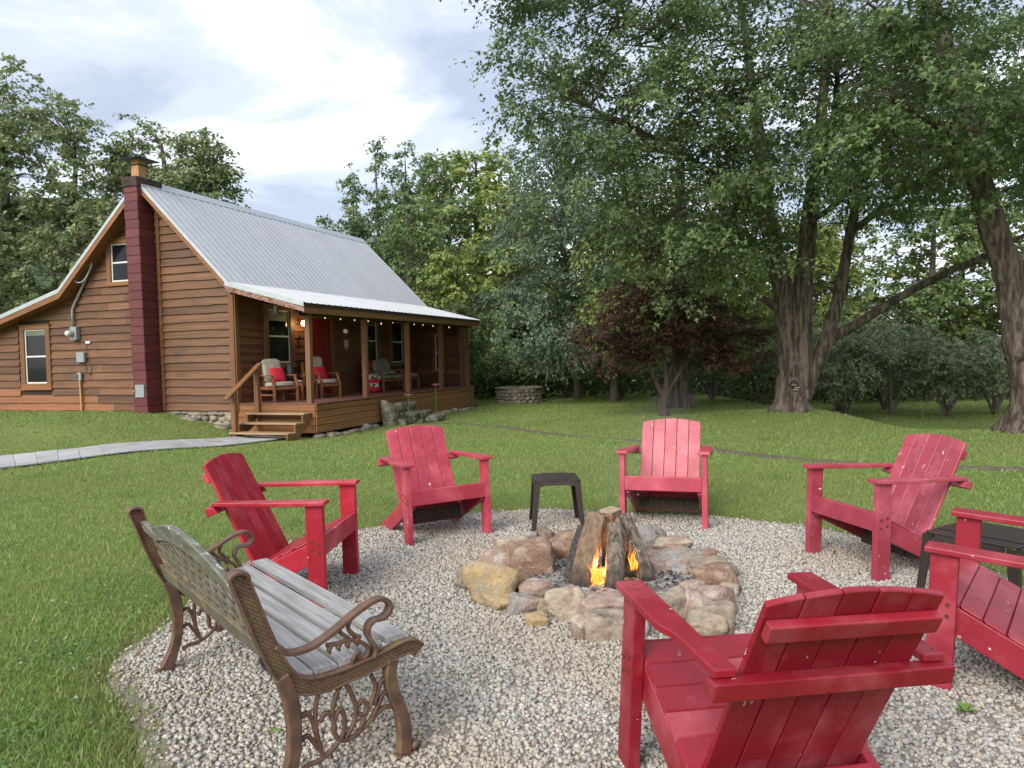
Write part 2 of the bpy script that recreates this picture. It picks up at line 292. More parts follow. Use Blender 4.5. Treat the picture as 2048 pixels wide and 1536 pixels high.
# ------------------------------------------------------------------ ground
def ground_mat():
    m = bpy.data.materials.new('lawn soil and turf'); m.use_nodes = True; nt = m.node_tree; N = nt.nodes; L = nt.links; p = N['Principled BSDF']
    p.inputs['Roughness'].default_value = 0.9; p.inputs['Specular IOR Level'].default_value = 0.15
    t = N.new('ShaderNodeTexCoord')
    def noise(sc, det=6, rgh=0.6):
        n = N.new('ShaderNodeTexNoise'); n.inputs['Scale'].default_value = sc; n.inputs['Detail'].default_value = det; n.inputs['Roughness'].default_value = rgh
        L.new(t.outputs['Object'], n.inputs['Vector']); return n.outputs['Fac']
    def ramp(f, stops):
        r = N.new('ShaderNodeValToRGB'); el = r.color_ramp.elements
        el[0].position, el[0].color = stops[0][0], (*stops[0][1], 1); el[1].position, el[1].color = stops[-1][0], (*stops[-1][1], 1)
        for q, c in stops[1:-1]: e_ = el.new(q); e_.color = (*c, 1)
        L.new(f, r.inputs[0]); return r.outputs[0]
    def mix(f, a, b, mode='MIX'):
        x = N.new('ShaderNodeMix'); x.data_type = 'RGBA'; x.blend_type = mode
        if isinstance(f, float): x.inputs[0].default_value = f
        else: L.new(f, x.inputs[0])
        L.new(a, x.inputs[6]); L.new(b, x.inputs[7]); return x.outputs[2]
    big = ramp(noise(0.45, 5), [(0.3, (0.170, 0.245, 0.062)), (0.5, (0.210, 0.272, 0.080)), (0.7, (0.270, 0.295, 0.100))])
    fine = ramp(noise(42, 8, 0.7), [(0.3, (0.45, 0.45, 0.45)), (0.7, (1.45, 1.45, 1.4))])
    L.new(mix(1.0, big, fine, 'MULTIPLY'), p.inputs['Base Color'])
    b = N.new('ShaderNodeBump'); b.inputs['Strength'].default_value = 0.9; b.inputs['Distance'].default_value = 0.05; L.new(noise(60, 6, 0.7), b.inputs['Height']); L.new(b.outputs[0], p.inputs['Normal'])
    return m
M['lawn'] = ground_mat()
ax = np.unique(np.concatenate([np.linspace(-16, 18, 137), np.sign(np.linspace(-1, 1, 41)) * np.abs(np.linspace(-1, 1, 41)) ** 3 * 900]))
ay = np.unique(np.concatenate([np.linspace(-2, 32, 137), np.sign(np.linspace(-1, 1, 41)) * np.abs(np.linspace(-1, 1, 41)) ** 3 * 900]))
gx, gy = np.meshgrid(ax, ay); gz = terr(gx, gy) - .03 * (grav_r(gx, gy) < 0.06)
nx, ny = len(ax), len(ay); idx = np.arange(nx * ny).reshape(ny, nx)
gf = np.stack([idx[:-1, :-1], idx[:-1, 1:], idx[1:, 1:], idx[1:, :-1]], -1).reshape(-1, 4)
tag(obj('ground', np_mesh('ground', np.stack([gx, gy, gz], -1).reshape(-1, 3), gf, smooth=True), 'lawn'), 'mown green lawn sloping round the cabin and trees', 'lawn', kind='structure')
# gravel bed + pebbles
M['gravelbed'] = mat('gravel bed', (0.36, 0.335, 0.295), (0.22, 0.20, 0.17), 0.95, (55, 55, 55), detail=8, bump=1.0, bump_dist=0.02, spots=[((0.25, 0.19, 0.12), 1.8, 0.58, 0.72)])
th = np.linspace(0, 2 * PI, 121)[:-1]
rr = GR + .10 * np.sin(3 * th + 1) + .06 * np.sin(7 * th + 2) + .04 * np.sin(13 * th) + .03
bv = [(GC[0], GC[1], 0.0)]; bf = []
for k, fr in enumerate((0.35, 0.7, 1.0)): bv += [(GC[0] + r * fr * math.cos(a), GC[1] + r * fr * math.sin(a), 0.002) for a, r in zip(th, rr)]
for i in range(120):
    j = (i + 1) % 120; bf.append((0, 1 + i, 1 + j))
    for k in range(2): bf.append((1 + k * 120 + i, 1 + (k + 1) * 120 + i, 1 + (k + 1) * 120 + j, 1 + k * 120 + j))
gb = MB(); gb.add(bv, bf); tag(gb.build('gravel_bed', 'gravelbed'), 'round bed of pale crushed gravel around the fire ring', 'gravel', kind='structure')
def pebbles(n):
    # more of them where the camera is near, still covering the whole circle
    P = []
    while sum(len(p) for p in P) < n:
        x = rng.uniform(GC[0] - 2.9, GC[0] + 2.9, n); y = rng.uniform(GC[1] - 2.9, GC[1] + 2.9, n)
        d = grav_r(x, y); keep = (d < rng.normal(-.05, .06, n)) & (rng.random(n) < np.clip(1.25 - .12 * (y - 2), .5, 1)) & (y > 1.75)
        fire = np.hypot(x - .6, y - 4.82) < .62
        P.append(np.stack([x, y], 1)[keep & ~fire])
    P = np.concatenate(P)[:n]
    s = np.clip(rng.gamma(9, .00070, n) + .0028, .0048, .0130)
    cube = np.array([(-1, -1, -1), (1, -1, -1), (1, 1, -1), (-1, 1, -1), (-1, -1, 1), (1, -1, 1), (1, 1, 1), (-1, 1, 1)], float)
    v = cube[None] * rng.uniform(.55, 1.1, (n, 8, 3)) * np.stack([rng.uniform(.8, 1.4, n), rng.uniform(.7, 1.1, n), rng.uniform(.45, .8, n)], 1)[:, None, :]
    v[:, 4:, :2] *= rng.uniform(.45, .95, (n, 1, 1)); v *= s[:, None, None]
    a, b, c = rng.uniform(0, 6.28, n), rng.normal(0, .45, n), rng.normal(0, .45, n)
    ca, sa, cb, sb, cc, sc = np.cos(a), np.sin(a), np.cos(b), np.sin(b), np.cos(c), np.sin(c)
    z0 = np.zeros(n); o1 = np.ones(n)
    Rz = np.stack([ca, -sa, z0, sa, ca, z0, z0, z0, o1], 1).reshape(n, 3, 3); Rx = np.stack([o1, z0, z0, z0, cb, -sb, z0, sb, cb], 1).reshape(n, 3, 3); Ry = np.stack([cc, z0, sc, z0, o1, z0, -sc, z0, cc], 1).reshape(n, 3, 3)
    v = np.einsum('nij,nkj->nki', Rz @ Rx @ Ry, v)
    v[:, :, :2] += P[:, None, :]; v[:, :, 2] += (s * rng.uniform(.1, .65, n) + .003)[:, None]
    F = np.array([(3, 2, 1, 0), (4, 5, 6, 7), (0, 1, 5, 4), (1, 2, 6, 5), (2, 3, 7, 6), (3, 0, 4, 7)])
    F = (F[None] + 8 * np.arange(n)[:, None, None]).reshape(-1, 4)
    pal = np.array([(.45, .43, .39), (.41, .39, .355), (.355, .345, .325), (.30, .29, .28), (.44, .39, .315), (.38, .325, .26), (.50, .48, .435), (.325, .295, .25)])
    pc = pal[rng.choice(8, n, p=[.24, .2, .14, .1, .12, .06, .1, .04])] * rng.uniform(.8, 1.15, (n, 1))
    # patches of tan dust between the stones
    dust = .5 + .5 * np.sin(P[:, 0] * 2.3 + 1.3 * np.sin(P[:, 1] * 1.9)) * np.sin(P[:, 1] * 2.1 + .8 * np.sin(P[:, 0] * 2.7))
    k = np.clip((dust - .62) * 2.0, 0, .5)[:, None]; pc = pc * (1 - k) + np.array([.40, .33, .25]) * k
    return v.reshape(-1, 3), F, np.repeat(np.clip(pc, 0, .8), 8, 0)
V_, F_, C_ = pebbles(72000)
tag(obj('gravel', np_mesh('gravel', V_, F_, C_), 'pebble'), 'loose grey and tan crushed gravel under the chairs', 'gravel', kind='stuff')
# ------------------------------------------------------------------ paths
def strip(name, left, right, m, label, cat, kind='structure', lift=.012, parent=None):
    mb = MB(); vs = []
    n = 60
    def samp(pl, t):
        q = t * (len(pl) - 1); i = min(int(q), len(pl) - 2); f = q - i; return [pl[i][k] * (1 - f) + pl[i + 1][k] * f for k in (0, 1)]
    for i in range(n + 1):
        a, b = samp(left, i / n), samp(right, i / n)
        for t in (0, .33, .67, 1): x = a[0] * (1 - t) + b[0] * t; y = a[1] * (1 - t) + b[1] * t; vs.append((x, y, T(x, y) + lift))
    mb.add(vs, [(i * 4 + k, i * 4 + k + 1, i * 4 + k + 5, i * 4 + k + 4) for i in range(n) for k in range(3)])
    o = mb.build(name, m); tag(o, label, cat, kind=kind); return o, samp
WL = [(-10.4, 11.6), (-8.6, 12.4), (-7.66, 12.93), (-6.85, 13.7), (-6.25, 15.2), (-5.75, 16.75)]
WR = [(-9.3, 9.7), (-7.5, 10.85), (-6.9, 11.66), (-6.2, 12.85), (-5.5, 14.6), (-4.85, 16.2)]
walk, samp = strip('walkway', WL, WR, 'mulch', 'pale grey flagstone walkway leading to the porch stairs', 'walkway')
rs = random.Random(3)
nrow = 17; cuts = [[0] + [rs.uniform(.28, .72)] + [1] for _ in range(nrow)]
for i in range(nrow):
    t0, t1 = (i + .006) / nrow, (i + .994) / nrow
    for a, b in zip(cuts[i][:-1], cuts[i][1:]):
        q = []
        for t, s_ in ((t0, a + .005), (t1, a + .005 + rs.uniform(-.01, .01)), (t1, b - .005), (t0, b - .005 + rs.uniform(-.01, .01))):
            L_, Rr = samp(WL, t), samp(WR, t); x = L_[0] * (1 - s_) + Rr[0] * s_; y = L_[1] * (1 - s_) + Rr[1] * s_; q.append((x, y, T(x, y) + .016))
        MB().prism(q, (0, 0, .022 + rs.uniform(0, .008))).build('paving_stone', 'slab', walk, bevel=.006)
def offs(pl, w):
    out = []
    for i, p in enumerate(pl):
        a = Vector(pl[max(i - 1, 0)]); b = Vector(pl[min(i + 1, len(pl) - 1)]); d = (b - a).normalized(); out.append((p[0] - d.y * w, p[1] + d.x * w))
    return out
PC = [(-3.4, 19.9), (-1.56, 19.18), (-.32, 18.21), (.8, 16.2), (1.98, 13.71), (2.92, 11.57), (3.67, 10.38), (4.6, 9.5), (6.2, 8.9)]
strip('path', offs(PC, .17), offs(PC, -.17), 'mulch', 'narrow worn earth path crossing the lawn', 'path', lift=.003)
# ------------------------------------------------------------------ grass
def walk_mask(x, y):
    m = np.zeros(len(x), bool)
    for i in range(len(WL) - 1):
        poly = [WL[i], WL[i + 1], WR[i + 1], WR[i]]; ins = np.ones(len(x), bool); s0 = None
        for k in range(4):
            a, b = poly[k], poly[(k + 1) % 4]; ins &= ((b[0] - a[0]) * (y - a[1]) - (b[1] - a[1]) * (x - a[0])) < 0
        m |= ins
    for a, b in zip(PC[:-1], PC[1:]):
        dx, dy = b[0] - a[0], b[1] - a[1]; t = np.clip(((x - a[0]) * dx + (y - a[1]) * dy) / (dx * dx + dy * dy), 0, 1)
        m |= np.hypot(x - a[0] - t * dx, y - a[1] - t * dy) < rng.uniform(.04, .19, len(x))
    return m
def grass(n):
    u = rng.random(n); r = 2.3 * (34 / 2.3) ** (u ** .85)
    th_ = rng.uniform(-.68, .70, n); x = r * np.sin(th_) ; y = r * np.cos(th_)
    keep = (grav_r(x, y) > rng.normal(.01, .075, n)) & ~walk_mask(x, y)
    hu = (x + 6.342) * .3354 + (y - 17.088) * .9421; hv = -(x + 6.342) * .9421 + (y - 17.088) * .3354
    keep &= ~((hu > -.05) & (hu < 9.2) & (hv > -2.2)) & ~((hu > -1.1) & (hu < .1) & (hv < -.6) & (hv > -2.3))
    x, y, r = x[keep], y[keep], r[keep]; n = len(x)
    tuft = .5 + .5 * np.sin(x * 3.1 + 2 * np.sin(y * 2.3)) * np.sin(y * 2.7 + 1.7 * np.sin(x * 1.9))
    far = np.clip((r - 3) / 22, 0, 1)
    hgt = rng.uniform(.014, .036, n) * (1 + .6 * tuft) * (1 + .25 * far) * np.where((x < -1.4) & (y < 4), 1.15, 1.0)
    wid = rng.uniform(.0018, .0036, n) * (1 + 4.0 * far); a = rng.uniform(0, 6.28, n); lean = rng.uniform(.15, .95, n) * hgt; la = rng.uniform(0, 6.28, n)
    z = terr(x, y) - .004
    dx, dy = np.cos(a) * wid, np.sin(a) * wid; lx, ly = np.cos(la) * lean, np.sin(la) * lean
    V = np.empty((n, 5, 3)); V[:, 0] = np.stack([x - dx, y - dy, z], 1); V[:, 1] = np.stack([x + dx, y + dy, z], 1)
    V[:, 2] = np.stack([x + dx * .75 + lx * .35, y + dy * .75 + ly * .35, z + hgt * .6], 1); V[:, 3] = np.stack([x - dx * .75 + lx * .35, y - dy * .75 + ly * .35, z + hgt * .6], 1)
    V[:, 4] = np.stack([x + lx, y + ly, z + hgt], 1)
    near = r < 5.2
    g = np.array([(.235, .340, .090), (.280, .370, .112), (.190, .300, .070), (.34, .39, .15), (.44, .41, .23)])
    c = g[rng.choice(5, n, p=[.36, .26, .22, .12, .04])] * rng.uniform(.8, 1.2, (n, 1))
    patch = .5 + .5 * np.sin(x * .9 + 1.1 * np.sin(y * .7)) * np.sin(y * .8 + .9 * np.sin(x * .6)); k = np.clip((patch - .42) * .9, 0, .5)[:, None]
    c = c * (1 - k) + np.array([.28, .30, .11]) * k
    edge = np.clip(1 - grav_r(x, y) / .28, 0, 1)[:, None] * rng.random((n, 1)) * .75; c = c * (1 - edge) + np.array([.34, .27, .15]) * edge
    # near blades bend (quad + tip), far ones are one triangle
    Vn = V[near].reshape(-1, 3); i0 = np.arange(near.sum()) * 5
    Fn = np.concatenate([np.stack([i0, i0 + 1, i0 + 2], 1), np.stack([i0, i0 + 2, i0 + 3], 1), np.stack([i0 + 3, i0 + 2, i0 + 4], 1)])
    Vf = V[~near][:, [0, 1, 4]].reshape(-1, 3); j0 = len(Vn) + np.arange((~near).sum()) * 3; Ff = np.stack([j0, j0 + 1, j0 + 2], 1)
    C = np.concatenate([np.repeat(c[near], 5, 0), np.repeat(c[~near], 3, 0)])
    return np.concatenate([Vn, Vf]), np.concatenate([Fn, Ff]), C
V_, F_, C_ = grass(370000)
tag(obj('grass', np_mesh('grass', V_, F_, C_), 'grass'), 'short green grass blades of the mown lawn', 'grass', kind='stuff')

def clover(n):
    P = []; c = rng.uniform(-1, 1, (90, 2)) * np.array([6.5, 5.5]) + np.array([-1.5, 7.5]); c[:30] = rng.uniform(-1, 1, (30, 2)) * np.array([1.6, 2.2]) + np.array([-3.0, 4.6])
    k = rng.integers(0, 90, n); p = c[k] + rng.normal(0, .16, (n, 2)); m = (grav_r(p[:, 0], p[:, 1]) > .06) & ~walk_mask(p[:, 0], p[:, 1]) & (p[:, 1] > 2.2) & (p[:, 1] < 13.5); p = p[m]; n = len(p)
    r = rng.uniform(.006, .013, n); z = terr(p[:, 0], p[:, 1]) + rng.uniform(.02, .05, n); a = rng.uniform(0, 6.28, n); V = np.empty((n, 6, 3)); tl = rng.normal(0, .3, (n, 2))
    for i in range(6):
        b = a + i * 2 * PI / 6; q = r * (1.0 if i % 2 == 0 else .45); V[:, i, 0] = p[:, 0] + np.cos(b) * q; V[:, i, 1] = p[:, 1] + np.sin(b) * q; V[:, i, 2] = z + (np.cos(b) * tl[:, 0] + np.sin(b) * tl[:, 1]) * q
    col = np.array([(.15, .27, .07), (.19, .31, .085), (.12, .22, .06), (.62, .60, .52)])[rng.choice(4, n, p=[.4, .34, .235, .025])]
    return V.reshape(-1, 3), np.arange(n * 6).reshape(n, 6), np.repeat(col, 6, 0)
V_, F_, C_ = clover(24000)
tag(obj('clover', np_mesh('clover', V_, F_, C_), 'grass'), 'patches of small clover leaves mixed into the lawn', 'clover', kind='stuff')
def litter(n):
    x = rng.uniform(-6, 7, n); y = rng.uniform(3, 17, n); m = ~((np.hypot(x - .6, y - 4.85) < .95)); x, y = x[m], y[m]; n = len(x); z = terr(x, y) + np.where(grav_r(x, y) < 0, .014, .035)
    a = rng.uniform(0, 6.28, n); s_ = rng.uniform(.012, .03, n); t = np.stack([np.cos(a), np.sin(a), rng.normal(0, .25, n)], 1); b = np.stack([-np.sin(a), np.cos(a), rng.normal(0, .25, n)], 1); S = np.array([(-1, 0), (-.1, .5), (1, 0), (-.1, -.5)])
    V = np.stack([x, y, z], 1)[:, None] + s_[:, None, None] * (S[None, :, :1] * t[:, None] + S[None, :, 1:] * b[:, None])
    col = np.array([(.34, .22, .10), (.42, .31, .15), (.22, .13, .07), (.45, .40, .16)])[rng.integers(0, 4, n)]
    return V.reshape(-1, 3), np.arange(n * 4).reshape(n, 4), np.repeat(col, 4, 0)
V_, F_, C_ = litter(420)
tag(obj('leaf_litter', np_mesh('leaf_litter', V_, F_, C_), 'grass'), 'dry fallen leaves strewn over gravel and lawn', 'leaf litter', kind='stuff')
# ------------------------------------------------------------------ cabin (local x along the ridge away, y across to the left, z up)
HO, HYAW = (-6.342, 17.088), math.pi / 2 - 0.342
def hw(u, v, w): # cabin frame to world
    c, s = math.cos(HYAW), math.sin(HYAW); return (HO[0] + u * c - v * s, HO[1] + u * s + v * c, w)
cabin = thing('cabin', 'brown lap-sided cabin with grey metal roof, red block chimney and long porch', 'cabin', (HO[0], HO[1], 0), (0, 0, HYAW))
VR, ZR, VK0, ZK0, VK1, ZK1 = 2.317, 5.80, -.204, 3.29, 4.944, 3.38      # ridge, front kink, rear kink
P_, L_, WD = 2.13, 9.13, .553                                          # porch depth, length, floor
WS, ZS = .275, .268                                                     # wing slopes
VL = 8.9
UN, UF = -.38, 9.68
def zroof(v):
    if v < VK0: return ZK0 - (VK0 - v) * ZS
    if v < VR: return ZR - (VR - v) * (ZR - ZK0) / (VR - VK0)
    if v < VK1: return ZR - (v - VR) * (ZR - ZK1) / (VK1 - VR)
    return ZK1 - (v - VK1) * WS
def clip(poly, a, b, c):       # keep a*y+b*z<=c
    out = []
    for i in range(len(poly)):
        p, q = poly[i], poly[(i + 1) % len(poly)]; dp, dq = a * p[0] + b * p[1] - c, a * q[0] + b * q[1] - c
        if dp <= 0: out.append(p)
        if dp * dq < 0: t = dp / (dp - dq); out.append((p[0] + (q[0] - p[0]) * t, p[1] + (q[1] - p[1]) * t))
    return out
def lap(poly, axis, base, lip=.048):
    """a lap board from its outline: lower edge proud of the wall, upper edge tucked in"""
    if len(poly) == 4 and abs(poly[1][0] - poly[0][0]) > .5:      # hand sawn, slightly wavy lower edge
        (xa, za), (xb, zb) = poly[0], poly[1]; k_ = int(abs(xb - xa) / .35); poly = [poly[0]] + [(xa + (xb - xa) * i_ / k_, za + (zb - za) * i_ / k_ + rb.uniform(-.009, .009)) for i_ in range(1, k_)] + list(poly[1:])
    z0 = min(p[1] for p in poly); z1 = max(p[1] for p in poly); hgt = max(z1 - z0, .01); n = len(poly); A = []; B = []
    for q, z in poly:
        d = lip - (lip - .006) * (z - z0) / max(hgt, .19)
        A.append((base - d, q, z) if axis == 'u' else (q, base - d, z)); B.append((base + .004, q, z) if axis == 'u' else (q, base + .004, z))
    mb = MB(); mb.add(A + B, [tuple(range(n)), tuple(range(2 * n - 1, n - 1, -1))] + [(i, i + n, (i + 1) % n + n, (i + 1) % n) for i in range(n)]); return mb
# --- gable wall
gw = MB(); gw.prism([(0.01, 0, .3), (0.01, VL, .3), (0.01, VL, zroof(VL) - .1), (0.01, VK1, ZK1 - .14), (0.01, VR, ZR - .14), (0.01, VK0 + .2, ZK0 - .12), (0.01, 0, 3.15)], (.12, 0, 0)).build('gable_wall', 'dark', cabin)
gable = cabin.children[0]
WIN_G = [(5.70, 6.88, .88, 2.58), (2.9, 3.74, 3.42, 4.54)]       # trim outlines v0,v1,w0,w1
rb = random.Random(5); EX = .1905; w = .36
while w < 5.5:
    w0, w1 = w, w + EX; segs = [(.05, VL)]
    for a, b, c, d in WIN_G:
        if w1 > c + .03 and w0 < d - .03:
            ns = []
            for s0, s1 in segs:
                if b <= s0 or a >= s1: ns.append((s0, s1)); continue
                if a > s0: ns.append((s0, a + .03))
                if b < s1: ns.append((b - .03, s1))
            segs = ns
    # butt joints
    out = []
    for s0, s1 in segs:
        cuts_ = [s0]
        if s0 < 1.75 and s1 > 2.8: cuts_.append(2.2)           # joint behind the chimney
        pos = s0 + rb.uniform(2.4, 4.4)
        while pos < s1 - .8:
            if pos > 2.9: cuts_.append(pos)
            pos += rb.uniform(2.2, 4.2)
        cuts_ = sorted(cuts_) + [s1]; out += [(a + .002, b - .002) for a, b in zip(cuts_[:-1], cuts_[1:]) if b - a > .05]
    for a, b in out:
        dz = rb.uniform(-.010, .010); poly = [(a, w0 + dz + .012), (b, w0 + dz + .012 + rb.uniform(-.004, .004)), (b, w1 + .018), (a, w1 + .018)]
        sl = (ZR - ZK0) / (VR - VK0); sr = (ZR - ZK1) / (VK1 - VR)
        if w0 < ZK0 - .2:   # under the wings: clip by the rear wing roof
            q = clip(poly, WS, 1, ZK1 - .15 + WS * VK1)
            if w1 > ZK1 - .2: q = clip(q, sr, 1, ZR - .17 + sr * VR) if a > 4.5 else q
        else:
            q = clip(clip(poly, -sl, 1, ZR - .17 - sl * VR), sr, 1, ZR - .17 + sr * VR)
        if len(q) >= 3 and max(p[1] for p in q) - min(p[1] for p in q) > .02 and max(p[0] for p in q) - min(p[0] for p in q) > .04:
            lo = w0 < .72 and a > 2.6
            if w0 > .72 and w0 < .8 and a > 5.0: lo = True
            lap(q, 'u', 0).build('siding_board', 'sid_lo' if lo else 'sid_v', gable)
    w += EX
# vertical batten next to the chimney and corner boards
MB().box(-.062, .0, 2.04, 2.125, .37, 5.30).build('corner_batten', 'sid_v', cabin, bevel=.004)
MB().box(-.055, .03, -.03, .105, .36, 3.10).build('corner_board', 'trim_w', cabin, bevel=.005)
MB().box(-.03, .10, -.062, -.031, .36, 3.06).build('corner_board', 'trim_w', cabin, bevel=.005)
# --- front wall on the porch
fw = MB().box(.13, L_, .01, .12, .3, 3.06).build('porch_wall', 'dark', cabin)
WIN_F = [(.99, 2.22, 1.34, 2.88), (2.86, 4.08, .55, 2.72), (5.45, 6.62, 1.26, 2.86), (7.2, 8.3, 1.26, 2.82)]
w = .36
while w < 3.0:
    w0, w1 = w, min(w + EX, 3.05); segs = [(.10, L_)]
    for a, b, c, d in WIN_F:
        if w1 > c + .03 and w0 < d - .03:
            ns = []
            for s0, s1 in segs:
                if b <= s0 or a >= s1: ns.append((s0, s1)); continue
                if a > s0: ns.append((s0, a + .03))
                if b < s1: ns.append((b - .03, s1))
            segs = ns
    for a, b in segs:
        cs = [a]
        if b - a > 4: cs.append(rb.uniform(a + 1.5, b - 1.5))
        cs.append(b)
        for s0, s1 in zip(cs[:-1], cs[1:]):
            dz = rb.uniform(-.010, .010)
            lap([(s0, w0 + dz + .012), (s1 - .003, w0 + dz + .012), (s1 - .003, w1 + .012), (s0, w1 + .012)], 'v', 0).build('siding_board', 'sid_u', fw)
    w += EX
# --- porch end wall with its narrow window
ew = MB().box(9.16, 9.26, -1.62, .0, .3, 2.9).build('end_wall', 'dark', cabin)
w = .56
while w < 2.75:
    w1 = w + .185
    for a, b in ([(-1.62, -1.12), (-.60, 0.0)] if w1 > .98 and w < 2.36 else [(-1.62, 0.0)]):
        dz = rb.uniform(-.010, .010); lap([(a, w + dz + .012), (b, w + dz + .012), (b, w1 + .012), (a, w1 + .012)], 'u', 9.16).build('siding_board', 'sid_v', ew)
    w += .185
MB().box(9.11, 9.28, -1.73, -1.62, .56, 2.62).build('corner_board', 'trim_w', cabin, bevel=.005)
def window(axis, base, a0, a1, z0, z1, tw=.13, sill=.14, blind=.0, depth=.05, rail=.5, bothsides=True):
    """a sash window; (a0..z1) is the opening; trim boards lie round it, the sash sits recessed in it"""
    W = bpy.data.objects.new('window', None); COL.objects.link(W); W.parent = cabin
    def bx(name, m, p0, p1, q0, q1, d0, d1, bev=.003, par=W):
        mb = MB()
        if axis == 'u': mb.box(base - d1, base - d0, p0, p1, q0, q1)
        else: mb.box(p0, p1, base - d1, base - d0, q0, q1)
        return mb.build(name, m, par, bevel=bev)
    tm_h = 'trim_v' if axis == 'u' else 'trim_u'
    bx('trim_board', 'trim_w', a0 - tw, a0, z0 - .002, z1, -.01, .062); bx('trim_board', 'trim_w', a1, a1 + tw, z0 - .002, z1, -.01, .062)
    bx('head_board', tm_h, a0 - tw, a1 + tw, z1 + .001, z1 + .10, -.01, .066); bx('drip_cap', tm_h, a0 - tw - .05, a1 + tw + .02, z1 + .102, z1 + .122, -.01, .095)
    bx('sill_board', tm_h, a0 - tw, a1 + tw + .02, z0 - sill, z0 - .003, -.01, .068)
    f = .035; zm = z0 + (z1 - z0) * rail
    fr = bx('frame', 'white', a0 + .001, a0 + f, z0, z1, -.008, .026)
    bx('frame', 'white', a1 - f, a1 - .001, z0, z1, -.008, .026); bx('frame', 'white', a0 + f, a1 - f, z1 - f, z1 - .001, -.008, .026); bx('frame', 'white', a0 + f, a1 - f, z0, z0 + f, -.008, .026)
    bx('meeting_rail', 'white', a0 + f, a1 - f, zm - .02, zm + .02, -.008, .022)
    bx('pane', 'glass', a0 + f, a1 - f, z0 + f, zm - .02, -.006, .012, 0); bx('pane', 'glass', a0 + f, a1 - f, zm + .02, z1 - f, -.006, .006, 0)
    if blind: bx('roller_blind', 'blind', a0 + f + .01, a1 - f - .01, z1 - f - blind, z1 - f, -.004, .0085, 0)
    return W
window('u', 0, 5.86, 6.62, 1.06, 2.45, .15, .17, .12)
window('u', 0, 2.96, 3.58, 3.52, 4.44, .13, .10)
window('v', 0, 1.16, 2.02, 1.46, 2.78, .17, .13, .24)
window('v', 0, 5.60, 6.40, 1.38, 2.74, .15, .12, .2)
window('v', 0, 7.36, 8.10, 1.38, 2.70, .14, .12, .0)
window('u', 9.16, -1.0, -.72, 1.08, 2.28, .11, .10)
# door
dr = bpy.data.objects.new('door', None); COL.objects.link(dr); dr.parent = cabin
for k in range(6): MB().box(3.0 + k * .148 + .002, 3.0 + (k + 1) * .148 - .002, -.006, .03, .57, 2.62).build('plank', 'reddoor', dr, bevel=.004)
for a, b in ((2.86, 2.995), (3.895, 4.06)): MB().box(a, b, -.05, .0, .556, 2.63).build('trim_board', 'trim_w', dr, bevel=.004)
MB().box(2.86, 4.06, -.052, 0, 2.632, 2.75).build('head_board', 'trim_u', dr, bevel=.004)
MB().tube([(3.8, -.006, 1.5), (3.8, -.05, 1.5), (3.8, -.05, 1.56)], .012, 8).build('handle', 'black', dr)
# --- chimney: painted block courses
ch = bpy.data.objects.new('chimney', None); COL.objects.link(ch); ch.parent = cabin
CW, cz, ci = .205, .30, 0
def lean(z): return .012 * (z - .3) * 0
while cz < 5.60:
    z1 = min(cz + .2075, 5.62); jx, jy = rb.uniform(-.004, .004), rb.uniform(-.004, .004)
    vc = 2.345 + .011 * (cz - .3)
    MB().box(-.50 + jx, -.04, vc - CW + jy, vc + CW + jy, cz + .004, z1 - .004).build('block', 'block', ch, bevel=.012)
    MB().box(-.494, -.045, vc - CW + .008, vc + CW - .008, z1 - .0045, z1 + .0045).build('mortar_joint', 'block', ch)
    cz = z1
vc = 2.345 + .06
MB().box(-.52, .26, vc - .225, vc + .225, 5.625, 5.86).build('cap_course', 'cap', ch, bevel=.02, seg=2)
MB().prism([(-.34, vc - .115, 5.862), (-.09, vc - .115, 5.862), (-.09, vc + .115, 5.862), (-.34, vc + .115, 5.862)], (0, 0, .43)).build('flue_liner', 'flue', ch, bevel=.02, seg=2)
MB().box(-.355, -.075, vc - .13, vc + .13, 6.15, 6.185).build('flue_band', 'black', ch, bevel=.008)
hd = MB(); q = [(-.52, vc - .31, 6.30), (.12, vc - .31, 6.30), (.12, vc + .31, 6.30), (-.52, vc + .31, 6.30)]
hd.add(q + [(-.19, vc, 6.40)] + [(a, b, c - .015) for a, b, c in q] + [(-.19, vc, 6.38)], [(0, 1, 4), (1, 2, 4), (2, 3, 4), (3, 0, 4), (6, 5, 9), (7, 6, 9), (8, 7, 9), (5, 8, 9), (0, 5, 6, 1), (1, 6, 7, 2), (2, 7, 8, 3), (3, 8, 5, 0)])
hd.build('hood', 'black', ch)
cd = MB().box(-.525, -.503, 2.20, 2.47, .72, 1.02).build('cleanout_door', 'galv', ch, bevel=.006); MB().box(-.545, -.526, 2.44, 2.51, .86, .875).build('latch', 'galv', cd)
# --- roof: corrugated sheets
def sheet(u0, u1, prof, name_parent, m='roof'):
    """one metal sheet between u0,u1 following the slope profile prof [(v,z),...], ribbed across u"""
    us = [(u0, 0)]; pitch = .229; u = math.ceil((u0 + .02) / pitch) * pitch
    while u < u1 - .03:
        us += [(u - .028, 0), (u - .012, .019), (u + .012, .019), (u + .028, 0), (u + .085, 0), (u + .09, .005), (u + .105, .005), (u + .11, 0)]; u += pitch
    us = [q for q in us if u0 <= q[0] < u1] + [(u1, 0)]
    vs = []; fs = []; n = len(prof)
    for uu, hgt in us:
        for v, z in prof: vs.append((uu, v, z + hgt))
    for i in range(len(us) - 1):
        for k in range(n - 1): fs.append((i * n + k, i * n + k + 1, (i + 1) * n + k + 1, (i + 1) * n + k))
    o = len(vs); vs += [(a, b, c - .006) for a, b, c in vs]
    fs += [tuple(o + i for i in reversed(f)) for f in fs]
    MB().add(vs, fs).build('metal_sheet', m, name_parent)
